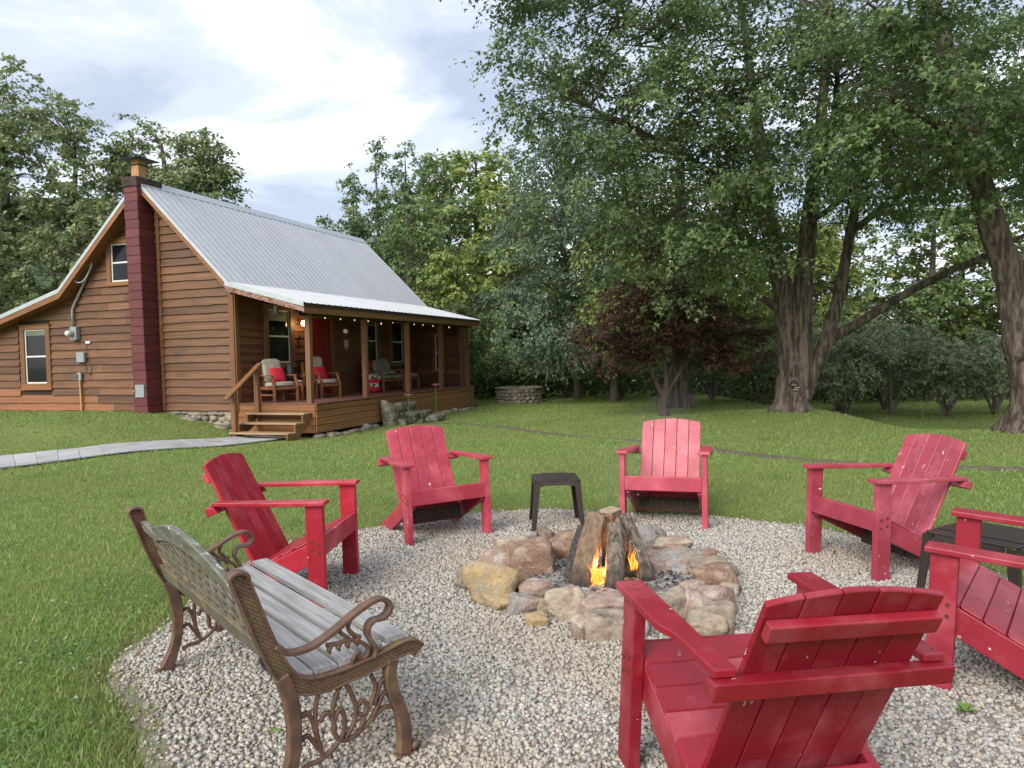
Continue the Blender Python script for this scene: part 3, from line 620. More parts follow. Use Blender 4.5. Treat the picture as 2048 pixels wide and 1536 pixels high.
def slope(name, v0, z0, v1, z1, u0, u1, lift, wsh=.915):
    R = MB().prism([(u0 + .02, v0, z0 - .03), (u1 - .02, v0, z0 - .03), (u1 - .02, v1, z1 - .03), (u0 + .02, v1, z1 - .03)], (0, 0, -.045)).build(name, 'dark', cabin)
    u = u0
    while u < u1 - .05:
        sheet(u, min(u + wsh, u1), [(v0, z0 + lift), (v1, z1 + lift)], R); u += wsh
    return R
slope('front_roof', VR, ZR, VK0 - .06, ZK0 - .075, UN, UF, .012)
slope('rear_roof', VR, ZR, VK1 + .05, ZK1 - .05, UN, UF, .012)
slope('porch_roof', VK0 + .02, ZK0 + .005, -2.25, ZK0 - (2.25 + VK0) * ZS, -.50, 9.46, -.004)
slope('rear_wing_roof', VK1 - .02, ZK1, VL + .4, zroof(VL + .4), UN, UF, -.004)
rc = MB(); rc.prism([(UN - .01, VR - .17, ZR - .135), (UN - .01, VR, ZR + .045), (UN - .01, VR + .17, ZR - .135), (UN - .01, VR + .17, ZR - .15), (UN - .01, VR, ZR + .025), (UN - .01, VR - .17, ZR - .15)], (UF - UN + .02, 0, 0)).build('ridge_cap', 'rooftrim', cabin)
EV, ZE = -2.25, ZK0 - (2.25 + VK0) * ZS
# barge boards with a metal drip edge
def barge(p0, p1, u, m, dep=.17, th=.035, back=1, trim=True):
    (v0, z0), (v1, z1) = p0, p1
    MB().prism([(u, v0, z0 - .05), (u, v1, z1 - .05), (u, v1, z1 - .05 - dep), (u, v0, z0 - .05 - dep)], (th * back, 0, 0)).build('barge_board', m, cabin)
    if trim: MB().prism([(u - .012 * back, v0, z0 + .018), (u - .012 * back, v1, z1 + .018), (u - .012 * back, v1, z1 - .085), (u - .012 * back, v0, z0 - .085)], (.011 * back, 0, 0)).build('drip_edge', 'rooftrim', cabin)
barge((VR, ZR), (VK0 - .05, ZK0 - .06), UN, 'trim_v'); barge((VR, ZR), (VK1, ZK1), UN, 'trim_v'); barge((VK1, ZK1), (VL + .4, zroof(VL + .4)), UN, 'trim_v')
barge((VK0, ZK0), (EV, ZE), -.50, 'rust', .15)
barge((VR, ZR), (VK0 - .05, ZK0 - .06), UF, 'trim_v', back=-1); barge((VK0, ZK0), (EV, ZE), 9.46, 'rust', .15, back=-1)
# rake soffit under the gable overhang
for (v0, z0), (v1, z1) in (((VR, ZR), (VK0 - .05, ZK0 - .06)), ((VR, ZR), (VK1, ZK1)), ((VK1, ZK1), (VL + .4, zroof(VL + .4)))):
    MB().prism([(UN + .036, v0, z0 - .20), (UN + .036, v1, z1 - .20), (0.0, v1, z1 - .20), (0.0, v0, z0 - .20)], (0, 0, .02)).build('soffit', 'trim_v', cabin)
# porch fascia, beam and ceiling
MB().prism([(-.45, EV + .03, ZE - .02), (4.05, EV + .03, ZE - .02), (4.05, EV + .03, ZE - .22), (-.45, EV + .03, ZE - .22)], (0, .04, 0)).build('fascia_board', 'trim_u', cabin, bevel=.004)
MB().prism([(4.058, EV + .033, ZE - .02), (9.42, EV + .033, ZE - .02), (9.42, EV + .033, ZE - .22), (4.058, EV + .033, ZE - .22)], (0, .04, 0)).build('fascia_board', 'trim_u', cabin, bevel=.004)
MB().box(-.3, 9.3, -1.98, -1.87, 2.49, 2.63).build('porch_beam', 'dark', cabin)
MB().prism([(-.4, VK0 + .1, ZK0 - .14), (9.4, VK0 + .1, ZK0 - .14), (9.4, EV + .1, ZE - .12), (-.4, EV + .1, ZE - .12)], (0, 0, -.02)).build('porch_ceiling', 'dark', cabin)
# --- porch deck
dk = MB().box(.03, L_ - .02, -P_ + .03, -.04, WD - .2, WD - .034).build('porch_deck', 'dark', cabin)
u = .0
while u < L_ - .02:
    MB().box(u + .002, min(u + .138, L_), -P_ - .025, -.032, WD - .032 + rb.uniform(-.001, .001), WD).build('deck_board', 'deck', dk, bevel=.003); u += .14
sk = MB().box(.03, L_ - .03, -P_ + .04, -P_ + .07, -.1, WD - .034).build('porch_skirting', 'dark', cabin)
zs = [WD - .036, .375, .215, .055, -.115]
for i in range(4):
    dip = .03 * i
    xs = [0.012, rb.uniform(4.0, 5.4), L_ - .012]
    for a, b in zip(xs[:-1], xs[1:]):
        MB().prism([(a, -P_, zs[i] - .006), (b - .003, -P_, zs[i] - .006), (b - .003, -P_, zs[i + 1] + .006 - .01 * i * b / 9), (a, -P_, zs[i + 1] + .006 - .01 * i * a / 9)], (0, .032, 0)).build('skirt_board', 'skirt', sk, bevel=.008)
    MB().box(0.0, .03, -P_ + .036, -.03, zs[i + 1] + .005, zs[i] - .005).build('skirt_board', 'trim_v', sk, bevel=.004)
    MB().box(L_ - .03, L_, -P_ + .036, -.03, zs[i + 1] + .005, zs[i] - .005).build('skirt_board', 'trim_v', sk, bevel=.004)
for uu in (.075, 2.45, 4.732, 6.929, 9.0):
    MB().box(uu - .062, uu + .062, -1.945 - .062, -1.945 + .062, WD + .001, 2.60).build('post', 'trim_w', cabin, bevel=.006)
# --- stairs off the porch end
sr = bpy.data.objects.new('stairs', None); COL.objects.link(sr); sr.parent = cabin
for uu, zz_ in ((-.30, .355), (-.585, .165), (-.87, -.022)): MB().box(uu - .02, uu + .285, -2.03, -.50, zz_ - .04, zz_).build('tread', 'tread', sr, bevel=.008)
for vv in (-.56, -2.02): MB().prism([(-.06, vv, .31), (-.34, vv, .31), (-.34, vv, .122), (-.62, vv, .122), (-.62, vv, -.065), (-.90, vv, -.065), (-.90, vv, -.23), (-.66, vv, -.23), (-.06, vv, .08)], (0, .04, 0)).build('stringer', 'trim_u', sr, bevel=.004)
MB().box(-.02 - .055, -.02 + .03, -.66, -.54, .20, 1.36).build('rail_post', 'trim_w', sr, bevel=.006)
MB().box(-.86, -.755, -.66, -.54, -.2, .83).build('rail_post', 'trim_w', sr, bevel=.006)
MB().bar((-1.08, -.60, .70), (.10, -.60, 1.46), .13, .045).build('handrail', 'trim_u', sr, bevel=.006)
# --- stone foundation
from mathutils import noise as mnoise
def stone_mesh(rx, ry, rz, seed, npt=18, bev=.1, sub=2):
    """a rock: soft intersection of random half spaces, squashed, with lumps; bev larger = rounder"""
    r = random.Random(seed); bm = bmesh.new(); bmesh.ops.create_icosphere(bm, subdivisions=sub, radius=1)
    p = 9 if bev > .12 else 26; pl = []
    for a_ in ((1, 0, 0), (-1, 0, 0), (0, 1, 0), (0, -1, 0), (0, 0, 1), (0, 0, -1)):
        pl.append((Vector((a_[0] + r.uniform(-.3, .3), a_[1] + r.uniform(-.3, .3), a_[2] + r.uniform(-.22, .22))).normalized(), r.uniform(.78, 1.0)))
    for _ in range(npt // 3): pl.append((Vector((r.gauss(0, 1), r.gauss(0, 1), r.gauss(0, 1))).normalized(), r.uniform(.82, 1.1)))
    so_ = Vector((r.uniform(0, 90), r.uniform(0, 90), r.uniform(0, 90)))
    for v_ in bm.verts:
        d_ = v_.co.normalized(); q_ = sum(max(d_.dot(n_), 0) ** p / h_ ** p for n_, h_ in pl) ** (-1 / p)
        q_ *= 1 + .09 * mnoise.noise(d_ * 1.9 + so_) + .06 * mnoise.noise(d_ * 4.7 + so_) + .035 * mnoise.noise(d_ * 10 + so_) + (.016 * mnoise.noise(d_ * 23 + so_) if sub > 3 else 0)
        v_.co = Vector((d_.x * q_ * rx, d_.y * q_ * ry, d_.z * q_ * rz))
    me = bpy.data.meshes.new('stone'); bm.to_mesh(me); bm.free(); me.polygons.foreach_set('use_smooth', [True] * len(me.polygons)); return me
fd = MB().box(-.0, .1, .02, 2.9, -.4, .355).build('foundation', 'mortar', cabin)
MB().box(-.012, .1, 2.62, VL, .1, .357).build('footing', 'concrete', cabin)
fs_ = random.Random(21)
v = .06
for row, (zc, hh) in enumerate(((-.1, .11), (.07, .085), (.21, .07), (.315, .045))):
    v = .05 + .1 * row * (row % 2)
    while v < 2.75:
        wv = fs_.uniform(.12, .34); o = obj('stone', stone_mesh(.09, wv / 2, hh * fs_.uniform(.85, 1.15), fs_.random()), 'stone', fd); o.location = (fs_.uniform(-.01, .03), v + wv / 2, zc + fs_.uniform(-.02, .02)); v += wv * .92
for vv, zz_, a, b, c in ((.45, -.02, .28, .42, .10), (1.35, .16, .25, .42, .10), (2.35, .24, .42, .62, .10), (1.9, .12, .2, .25, .07)):
    o = obj('stone', stone_mesh(a, b, c, vv), 'stone', fd); o.location = (-.22, vv, zz_)
u = .1
while u < 8.9:   # loose stones under the skirting
    s_ = fs_.uniform(.10, .22)
    if not 2.45 < u < 3.2: o = obj('stone', stone_mesh(s_, .14, fs_.uniform(.06, .10), fs_.random()), 'stone', fd); o.location = (u, -P_ - fs_.uniform(.0, .06), T(*hw(u, -P_, 0)[:2]) + fs_.uniform(.0, .05)); o.rotation_euler = (0, 0, fs_.uniform(-.3, .3))
    u += s_ * 1.9
# --- old stone steps in front of the porch
st = thing('stone_steps', 'old mossy rubble stone steps built against the porch skirting', 'steps', hw(3.6, -2.35, T(*hw(3.6, -2.5, 0)[:2])), (0, 0, HYAW))
for (x, y, z, a, b, c) in ((-.62, .0, .20, .34, .20, .36), (-.12, .02, .44, .36, .19, .13), (.42, .02, .42, .30, .18, .14), (-.1, -.02, .20, .30, .2, .16), (.38, -.0, .18, .32, .2, .15), (.15, -.30, .24, .36, .18, .09), (.66, -.30, .22, .34, .18, .10), (.1, -.30, .08, .3, .17, .1), (.62, -.30, .07, .36, .18, .1), (.75, -.62, .09, .46, .22, .12), (-.45, -.22, .05, .2, .16, .12), (.05, -.45, .02, .2, .14, .08)):
    o = obj('stone', stone_mesh(a, b, c, x * 7 + z, 8, .16, 3), 'moss', st); o.location = (x, y, z)
# --- things fixed to the gable wall
et = thing('electric_meter', 'grey electric meter with round glass dial and conduit on gable wall', 'meter', hw(-.03, 4.8, 2.3), (0, 0, HYAW))
MB().box(-.12, 0, -.11, .10, -.16, .17).build('box', 'galv', et, bevel=.008)
l = MB(); l.lathe([(.085, 0), (.085, .03), (.075, .05)], n=20); dl = l.build('collar', 'galv', et); dl.rotation_euler = (0, -PI / 2, 0); dl.location = (-.12, .03, 0)
l = MB(); l.lathe([(.07, 0), (.072, .06), (.06, .10), (.03, .12)], n=20); dl = l.build('dial', 'white', et, smooth=True); dl.rotation_euler = (0, -PI / 2, 0); dl.location = (-.17, .03, 0)
MB().tube([(-.06, .05, .17), (-.06, .05, .55), (-.06, .02, .66), (-.06, -.08, .80), (-.06, -.74, 1.76), (-.08, -.76, 1.83), (-.13, -.73, 1.84), (-.15, -.70, 1.78)], .03, 10).build('conduit', 'galv', et, smooth=True)
ub = MB(); ub.box(-.09, 0, -.13, .13, -.13, .13).add([], []); o = ub.build('utility_box', 'galv', None, bevel=.015); o.location = hw(-.035, 4.63, 1.70); o.rotation_euler = (0, 0, HYAW); tag(o, 'plain grey plastic utility box on gable wall below the meter', 'box')
so = thing('outdoor_socket', 'small grey outdoor socket box on a pale wooden stake', 'socket', hw(-.06, 4.70, T(*hw(-.06, 4.7, 0)[:2])), (0, 0, HYAW))
MB().box(-.05, 0, -.06, .09, .78, .96).build('box', 'galv', so, bevel=.008); MB().box(-.052, -.048, .03, .075, .80, .93).build('cover', 'black', so)
MB().bar((-.02, -.02, -.05), (-.02, .01, .99), .045, .04, (1, 0, 0)).build('stake', 'flue', so)
o = MB().box(-.03, 0, -.075, .075, -.03, .03).build('junction_block', 'white', None, bevel=.005); o.location = hw(-.035, 4.42, 2.07); o.rotation_euler = (0, 0, HYAW); tag(o, 'tiny white cable junction block on gable wall', 'junction')
def sag(a, b, s, n=14):
    a, b = Vector(a), Vector(b); return [a.lerp(b, i / n) - Vector((0, 0, s * 4 * (i / n) * (1 - i / n))) for i in range(n + 1)]
pc = thing('power_cable', 'black overhead power cable running from conduit head past the eaves', 'cable', (0, 0, 0))
MB().tube(sag(hw(-.12, 4.15, 3.92), hw(-.45, 4.85, 3.75), .18) + sag(hw(-.47, 4.95, 3.78), hw(-3.5, 14, 7.2), .35)[1:], .012, 6).build('cable', 'black', pc)
MB().tube(sag(hw(-.16, 4.05, 4.02), hw(-.3, 4.62, 3.72), .32), .010, 6).build('cable', 'white', pc)
o = MB().tube([hw(-.045, 4.55, 1.57), hw(-.045, 4.5, 1.35), hw(-.05, 4.38, 1.25), hw(-.05, 4.34, 1.4), hw(-.05, 4.42, 1.6), hw(-.05, 4.5, 2.05)], .006, 5).build('phone_wire', 'black'); tag(o, 'thin dark wire looping below the utility box', 'wire')
# ------------------------------------------------------------------ porch furniture and fittings
def on_porch(u, v, rz, name, label, cat, group=None, dz=0): return thing(name, label, cat, hw(u, v, WD + .001 + dz), (0, 0, HYAW + rz), group)
def cushion(name, m, parent, sx, sy, sz, loc, rot=(0, 0, 0), puff=.6, seed=1):
    bm = bmesh.new(); bmesh.ops.create_cube(bm, size=1); bmesh.ops.subdivide_edges(bm, edges=bm.edges, cuts=5, use_grid_fill=True); r = random.Random(seed)
    for v in bm.verts:
        x, y, z = v.co * 2; f = (1 - abs(x) ** 3) * (1 - abs(y) ** 3); k = 1 - .10 * (abs(x) * abs(y)) ** 2
        v.co = Vector((x * sx / 2 * (.93 + .07 * f) * k, y * sy / 2 * (.93 + .07 * f) * k, z * sz / 2 * (1 - puff + puff * f ** .6))) + Vector((r.uniform(-1, 1), r.uniform(-1, 1), r.uniform(-1, 1))) * sz * .025
    me = bpy.data.meshes.new(name); bm.to_mesh(me); bm.free(); me.polygons.foreach_set('use_smooth', [True] * len(me.polygons))
    o = obj(name, me, m, parent); o.location = loc; o.rotation_euler = rot; return o
def armchair(t, w=.62, seat_cush='cush', two=1):
    """wooden armchair facing local -y... front is +x"""
    hwd = w / 2
    for s in (-1, 1):
        MB().bar((.30, s * hwd, 0), (.30, s * hwd, .36), .05, .06, (1, 0, 0)).build('leg', 'teak', t, bevel=.004)
        MB().bar((.30, s * hwd, .355), (.22, s * hwd, .60), .05, .055, (1, 0, 0)).build('arm_support', 'teak', t, bevel=.004)
        MB().bar((-.28, s * hwd, 0), (-.40, s * hwd, .90), .05, .055, (1, 0, 0)).build('rear_leg', 'teak', t, bevel=.004)
        MB().box(-.38, .28, s * hwd - .035, s * hwd + .035, .60, .625).build('armrest', 'teak', t, bevel=.005)
        MB().box(-.30, .30, s * hwd - .02, s * hwd + .02, .28, .35).build('side_rail', 'teak', t, bevel=.004)
        MB().box(-.28, .30, s * hwd - .016, s * hwd + .016, .14, .18).build('stretcher', 'teak', t, bevel=.003)
    MB().box(.275, .315, -hwd + .03, hwd - .03, .28, .35).build('front_rail', 'teak', t, bevel=.004)
    n = int(w / .075)
    for k in range(n):
        y = -hwd + .05 + (w - .1) * (k + .5) / n; MB().bar((-.27, y, .34), (-.385, y, .88), .04, .015, (1, 0, .2)).build('back_slat', 'teak', t)
    MB().bar((-.39, -hwd, .87), (-.39, hwd, .87), .07, .025, (1, 0, .2)).build('top_rail', 'teak', t, bevel=.004)
    k = max(1, two)
    for i in range(k):
        y = -hwd + w * (i + .5) / k; cushion('seat_cushion', seat_cush, t, .60, w / k - .06, .11, (.03, y, .405), (0, -.04, 0), .25, i)
    return t
c1 = armchair(on_porch(.75, -.60, -1.92, 'porch_armchair', 'wooden porch armchair with oatmeal cushions at the top of the stairs', 'armchair'))
cushion('back_cushion', 'cush', c1, .10, .52, .58, (-.25, 0, .72), (0, -.18, 0), .2, 9)
rp = on_porch(.75, -.60, -1.92, 'throw_pillow', 'red throw pillow on the armchair beside the stair handrail', 'pillow', dz=.62)
cushion('pillow', 'redpil', rp, .40, .40, .13, (-.08, .05, 0), (0, PI / 2 - .45, 0), .75, 3)
c2 = armchair(on_porch(2.35, -.74, PI / 2 + PI - .25, 'porch_armchair', 'wooden porch armchair with oatmeal cushions in front of the red door', 'armchair'))
cushion('back_cushion', 'cush', c2, .10, .52, .62, (-.25, 0, .74), (0, -.18, 0), .2, 10)
rp = on_porch(2.35, -.74, PI / 2 + PI - .25, 'throw_pillow', 'red throw pillow on the armchair before the red door', 'pillow', dz=.60)
cushion('pillow', 'redpil', rp, .42, .42, .13, (-.06, .0, 0), (0, PI / 2 - .35, 0), .75, 4)
tb = on_porch(1.52, -.60, 0, 'porch_table', 'low wooden side table between the two porch armchairs', 'table')
MB().box(-.33, .33, -.36, .36, .42, .45).build('top', 'teak', tb, bevel=.004)
for a in (-.29, .29):
    for b in (-.32, .32): MB().box(a - .025, a + .025, b - .025, b + .025, 0, .42).build('leg', 'teak', tb, bevel=.003)
for b in (-.32, .32): MB().box(-.26, .26, b - .012, b + .012, .35, .418).build('apron', 'teak', tb)
for a in (-.29, .29): MB().box(a - .012, a + .012, -.29, .29, .35, .418).build('apron', 'teak', tb)
ln = on_porch(1.38, -.45, 0, 'lantern', 'dark glass hurricane lantern on the porch table', 'lantern', dz=.452)
M['darkglass'] = mat('smoked glass', (0.03, 0.028, 0.025), (0.05, 0.045, 0.04), 0.12, spec=0.6)
l = MB(); l.lathe([(.10, 0), (.105, .02), (.13, .12), (.12, .25), (.085, .40), (.09, .42)], n=18); l.build('globe', 'darkglass', ln, smooth=True)
for k in range(6): a = k * PI / 3; MB().tube([(.11 * math.cos(a), .11 * math.sin(a), 0), (.14 * math.cos(a), .14 * math.sin(a), .12), (.13 * math.cos(a), .13 * math.sin(a), .25), (.095 * math.cos(a), .095 * math.sin(a), .42)], .006, 5).build('rib', 'black', ln)
rk = on_porch(1.72, -.62, 0, 'rope_ornament', 'looped tan rope ornament lying on the porch table', 'ornament', dz=.455)
MB().tube([(.12 * math.cos(a * .5) * (1 - a / 20), .10 * math.sin(a * .9), .06 + .05 * math.sin(a * .6) + .012 * a) for a in range(13)], .010, 6).build('rope', 'rope', rk, smooth=True)
bk = on_porch(1.28, -.80, .4, 'paperback', 'small pale paperback lying on the porch table edge', 'book', dz=.452); MB().box(-.09, .09, -.06, .06, 0, .02).build('pages', 'white', bk, bevel=.003)
sf = armchair(on_porch(5.72, -.66, PI / 2 + PI, 'porch_loveseat', 'slatted wooden loveseat with grey cushions against the porch wall', 'loveseat'), 1.25, 'greycush', 2)
cushion('back_cushion', 'greycush', sf, .14, .58, .52, (-.22, .0, .68), (.1, -.25, 0), .5, 12); cushion('back_cushion', 'greycush', sf, .14, .58, .54, (-.24, .42, .70), (-.06, -.2, 0), .5, 13); cushion('loose_cushion', 'greycush', sf, .50, .50, .14, (.02, -.33, .52), (0, 0, .2), .6, 14); cushion('loose_cushion', 'greycush', sf, .36, .52, .13, (.06, .1, .52), (0, -.2, 0), .6, 15)
ot = on_porch(7.1, -.72, 0, 'porch_footstool', 'wooden footstool with grey cushion beside the loveseat', 'footstool')
cushion('seat_cushion', 'greycush', ot, .62, .52, .12, (0, 0, .43), (0, 0, 0), .25, 16)
for a in (-.27, .27):
    for b in (-.22, .22): MB().box(a - .025, a + .025, b - .025, b + .025, 0, .37).build('leg', 'teak', ot, bevel=.003)
MB().box(-.30, .30, -.25, .25, .33, .368).build('frame', 'teak', ot)
M['check'] = bpy.data.materials.new('check fabric'); M['check'].use_nodes = True
_n = M['check'].node_tree; _b = _n.nodes.new('ShaderNodeTexBrick'); _b.offset = 0; _b.inputs['Color1'].default_value = _b.inputs['Color2'].default_value = (.66, .64, .60, 1); _b.inputs['Mortar'].default_value = (.04, .04, .05, 1); _b.inputs['Scale'].default_value = 1; _b.inputs['Brick Width'].default_value = .07; _b.inputs['Row Height'].default_value = .07; _b.inputs['Mortar Size'].default_value = .004
_t = _n.nodes.new('ShaderNodeTexCoord'); _n.links.new(_t.outputs['Object'], _b.inputs['Vector']); _n.links.new(_b.outputs[0], _n.nodes['Principled BSDF'].inputs['Base Color']); _n.nodes['Principled BSDF'].inputs['Roughness'].default_value = .9
fp = on_porch(4.85, -.72, .2, 'pillow_stack', 'red and white checked pillows stacked on porch floor beside the loveseat', 'pillows')
for k, (m_, zz_) in enumerate((('redpil', .08), ('check', .21), ('redpil', .33), ('check', .44))): cushion('pillow', m_, fp, .46, .46, .17 if k % 2 == 0 else .15, (0, .01 * k, zz_), (.03 * k, -.04 * k, .3 * k), .45, 30 + k)
# lamps, bulbs, chime
wl = thing('wall_lamp', 'lit round wall lamp glowing beside the porch window', 'lamp', hw(2.42, -.02, 2.47), (0, 0, HYAW))
MB().box(-.05, .05, -.03, 0, -.02, .10).build('backplate', 'black', wl, bevel=.005); MB().tube([(0, -.02, .08), (0, -.10, .12), (0, -.16, .08)], .014, 8).build('arm', 'black', wl)
l = MB(); l.lathe([(.01, -.075), (.05, -.06), (.072, -.01), (.06, .04), (.035, .07)], (0, -.16, 0), 16); l.build('globe', 'lamp', wl, smooth=True)
pl_d = bpy.data.lights.new('wall_lamp_light', 'POINT'); pl_d.energy = 3.5; pl_d.color = (1, .62, .28); pl_d.shadow_soft_size = .08; pl = bpy.data.objects.new('lamp_light', pl_d); COL.objects.link(pl); pl.parent = wl; pl.location = (0, -.27, -.02)
o = thing('door_bell', 'small black hanging bell on the wall below the lit lamp', 'bell', hw(2.38, -.03, 2.12), (0, 0, HYAW)); l = MB(); l.lathe([(.055, -.09), (.05, -.06), (.03, 0), (.012, .05)], (0, -.06, 0), 14); l.build('cup', 'black', o, smooth=True); MB().tube([(0, 0, .08), (0, -.06, .08), (0, -.06, .04)], .008, 6).build('bracket', 'black', o)
pd = thing('pendant_lamp', 'white hanging tin lamp with flat shade under porch ceiling before the window', 'lamp', hw(.75, -.6, 2.62), (0, 0, HYAW)); l = MB(); l.lathe([(.15, -.005), (.15, 0), (.06, .03), (.06, .19), (.02, .21)], n=18); l.build('shade', 'galv', pd, smooth=False); MB().tube([(0, 0, .2), (0, 0, .5)], .006, 6).build('rod', 'black', pd)
wc = thing('wind_chime', 'dangling silver bird wind chime hanging from the porch ceiling', 'wind chime', hw(3.1, -1.0, 2.25), (0, 0, HYAW))
MB().tube([(0, .11 * math.sin(a * PI / 8), .11 * math.cos(a * PI / 8)) for a in range(17)], .006, 5).build('ring', 'black', wc)
cushion('bird', 'white', wc, .06, .13, .12, (0, 0, 0), (0.4, 0, 0), .7, 40)
MB().tube([(0, 0, .11), (0, 0, .55)], .004, 5).build('cord', 'black', wc)
for k in range(5): a = (k - 2) * .028; MB().tube([(0, a * .4, -.11), (0, a, -.22)], .002, 4).build('thread', 'black', wc); MB().tube([(.01 * (k % 2), a, -.22), (.01 * (k % 2), a, -.48 + .03 * abs(k - 2))], .008, 6).build('chime_tube', 'galv', wc)
sl_ = thing('string_lights', 'string of small warm bulbs hung along the porch beam', 'string lights', hw(0, 0, 0), (0, 0, HYAW))
bl = [(1.03, 2.51), (1.69, 2.51), (2.33, 2.51), (2.99, 2.51), (3.66, 2.46), (4.30, 2.52), (5.58, 2.51), (6.16, 2.51), (6.85, 2.50), (7.45, 2.50), (8.05, 2.49)]
MB().tube([(.3, -1.75, 2.60)] + [(u, -1.75, z + .05) for u, z in bl] + [(8.8, -1.75, 2.56)], .005, 5).build('wire', 'black', sl_)
for u, z in bl:
    l = MB(); l.lathe([(.003, -.042), (.015, -.028), (.018, -.010), (.010, .012)], (u, -1.75, z), 10); b_ = l.build('bulb', 'bulb', sl_, smooth=True)
    l = MB(); l.lathe([(.015, .013), (.015, .05)], (u, -1.75, z), 8); l.build('socket', 'black', b_)
# ------------------------------------------------------------------ adirondack chairs
def adirondack():
    W, t, d, H, ta, zt, zb = .371, .047, .107, .633, .026, .441, .320
    bk = (-.4226, .9063); nb = (-.9063, -.4226)       # up the back, and out behind it (y,z)
    parts = []
    def P(name, mb, bev=.005, raw=False): parts.append((name, mb.mesh(name, bev, False, 2 if bev > .004 else 1), raw))
    for s in (-1, 1):
        P('leg', MB().box(min(s * W, s * (W - t)), max(s * W, s * (W - t)), -d, 0, 0, H))
        out = [(W + .026, .021), (W + .026, -.35), (W + .020, -.38), (W + .004, -.42), (W - .002, -.47), (W - .006, -.69), (W - .076, -.69), (W - .076, .021)]
        P('armrest', MB().prism([(s * x, y, H + .0005) for x, y in out], (0, 0, ta)))
        ri, ro = W - t - .036, W - t - .001
        P('side_rail', MB().prism([(s * ri, y, z) for y, z in ((-.034, .423), (-.034, .29), (-.66, 0.0), (-.80, 0.0), (-.86, .05))], (s * (ro - ri), 0, 0)))
    P('front_apron', MB().box(-(W - t) + .0005, (W - t) - .0005, -.03, -.002, zb, zt))
    sx, sz = .9055, .4244  # seat slope direction (back, down)
    for k in range(5):
        y0 = -.036 - .097 * k * sx * 1.0; z0 = .426 - .097 * k * sz; L2 = .090
        P('seat_slat', MB().prism([(-(W - t) + .002, y0, z0), (-(W - t) + .002, y0 - L2 * sx, z0 - L2 * sz), (-(W - t) + .002, y0 - L2 * sx + .021 * sz * 1, z0 - L2 * sz + .021 * sx), (-(W - t) + .002, y0 + .021 * sz, z0 + .021 * sx)], (2 * (W - t) - .004, 0, 0)))
    ty, tz = -.759, .876; hw_ = .272; sw = hw_ * 2 / 5
    L0 = (tz - .095) / bk[1]
    for k in range(5):
        x0, x1 = -hw_ + k * sw + .0025, -hw_ + (k + 1) * sw - .0025
        def pt(x, s_): return (x, ty + bk[0] * s_, tz + bk[1] * s_)
        top = [pt(x1 + (x0 - x1) * i / 4, .038 * (1 - ((x1 + (x0 - x1) * i / 4) / hw_) ** 2)) for i in range(5)]
        jit = (k % 2) * .0015
        P('back_slat', MB().prism([tuple(Vector(p) + Vector((0, nb[0] * jit, nb[1] * jit))) for p in [pt(x0, -L0), pt(x1, -L0)] + top], (0, nb[0] * .021, nb[1] * .021)), .003)
    for k in range(5):      # bare weathered wood below the seat, where the paint stops
        x0, x1 = -hw_ + k * sw + .003, -hw_ + (k + 1) * sw - .003; s0_, s1_ = -L0 + .002, -(tz - .205) / bk[1]
        P('bare_slat_end', MB().prism([(x, ty + bk[0] * s_ - nb[0] * .0006, tz + bk[1] * s_ - nb[1] * .0006) for x, s_ in ((x0, s0_), (x1, s0_), (x1, s1_), (x0, s1_))], (0, -nb[0] * .004, -nb[1] * .004)), 0, True)
    def back_box(x, s0, s1, d0, d1, nm):
        q = [(-x, ty + bk[0] * s_ + nb[0] * d_, tz + bk[1] * s_ + nb[1] * d_) for s_, d_ in ((s0, d0), (s1, d0), (s1, d1), (s0, d1))]; P(nm, MB().prism(q, (2 * x, 0, 0)))
    back_box(.262, -.105, -.045, .0235, .056, 'top_batten')
    P('arm_support', MB().prism([(-.378, y, z) for y, z in ((-.668, .632), (-.722, .632), (-.712, .575), (-.640, .598))], (.756, 0, 0)))
    P('rear_cross_board', MB().prism([(-(W - t - .037), y, z) for y, z in ((-.50, .20), (-.60, .155), (-.608, .175), (-.508, .222))], (2 * (W - t - .037), 0, 0)))
    return parts
AP = adirondack()
sc0 = MB()
for k in range(5):
    for dx in (-.026, .026):
        for s_ in (-.075, -.265, -.60):
            x = -.272 + (k + .5) * .1088 + dx; y, z = -.759 - .4226 * s_, .876 + .9063 * s_; n_ = Vector((0, .9063, .4226)); c0 = Vector((x, y, z)) + n_ * .0002; a1 = Vector((1, 0, 0)) * .0048; b1 = n_.cross(Vector((1, 0, 0))) * .0048
            sc0.prism([c0 + a1 * math.cos(t) + b1 * math.sin(t) for t in [i * PI / 3 for i in range(6)]], n_ * .0012)
for s_ in (-1, 1):
    for y, z in ((-.03, .40), (-.075, .36), (-.03, .345), (-.075, .41)):
        sc0.prism([(s_ * .3712, y + .009 * math.cos(i * PI / 4), z + .009 * math.sin(i * PI / 4)) for i in range(8)], (s_ * .003, 0, 0))
    for dy in (-.03, -.08, -.66): sc0.prism([(s_ * (.345) + .005 * math.cos(i * PI / 3), dy + .005 * math.sin(i * PI / 3), .6596) for i in range(6)], (0, 0, .0012))
SCREWS = sc0.mesh('screw_heads'); M['screw'] = mat('painted rusty screw', (.16, .03, .03), (.07, .03, .025), .5, (60, 60, 60))
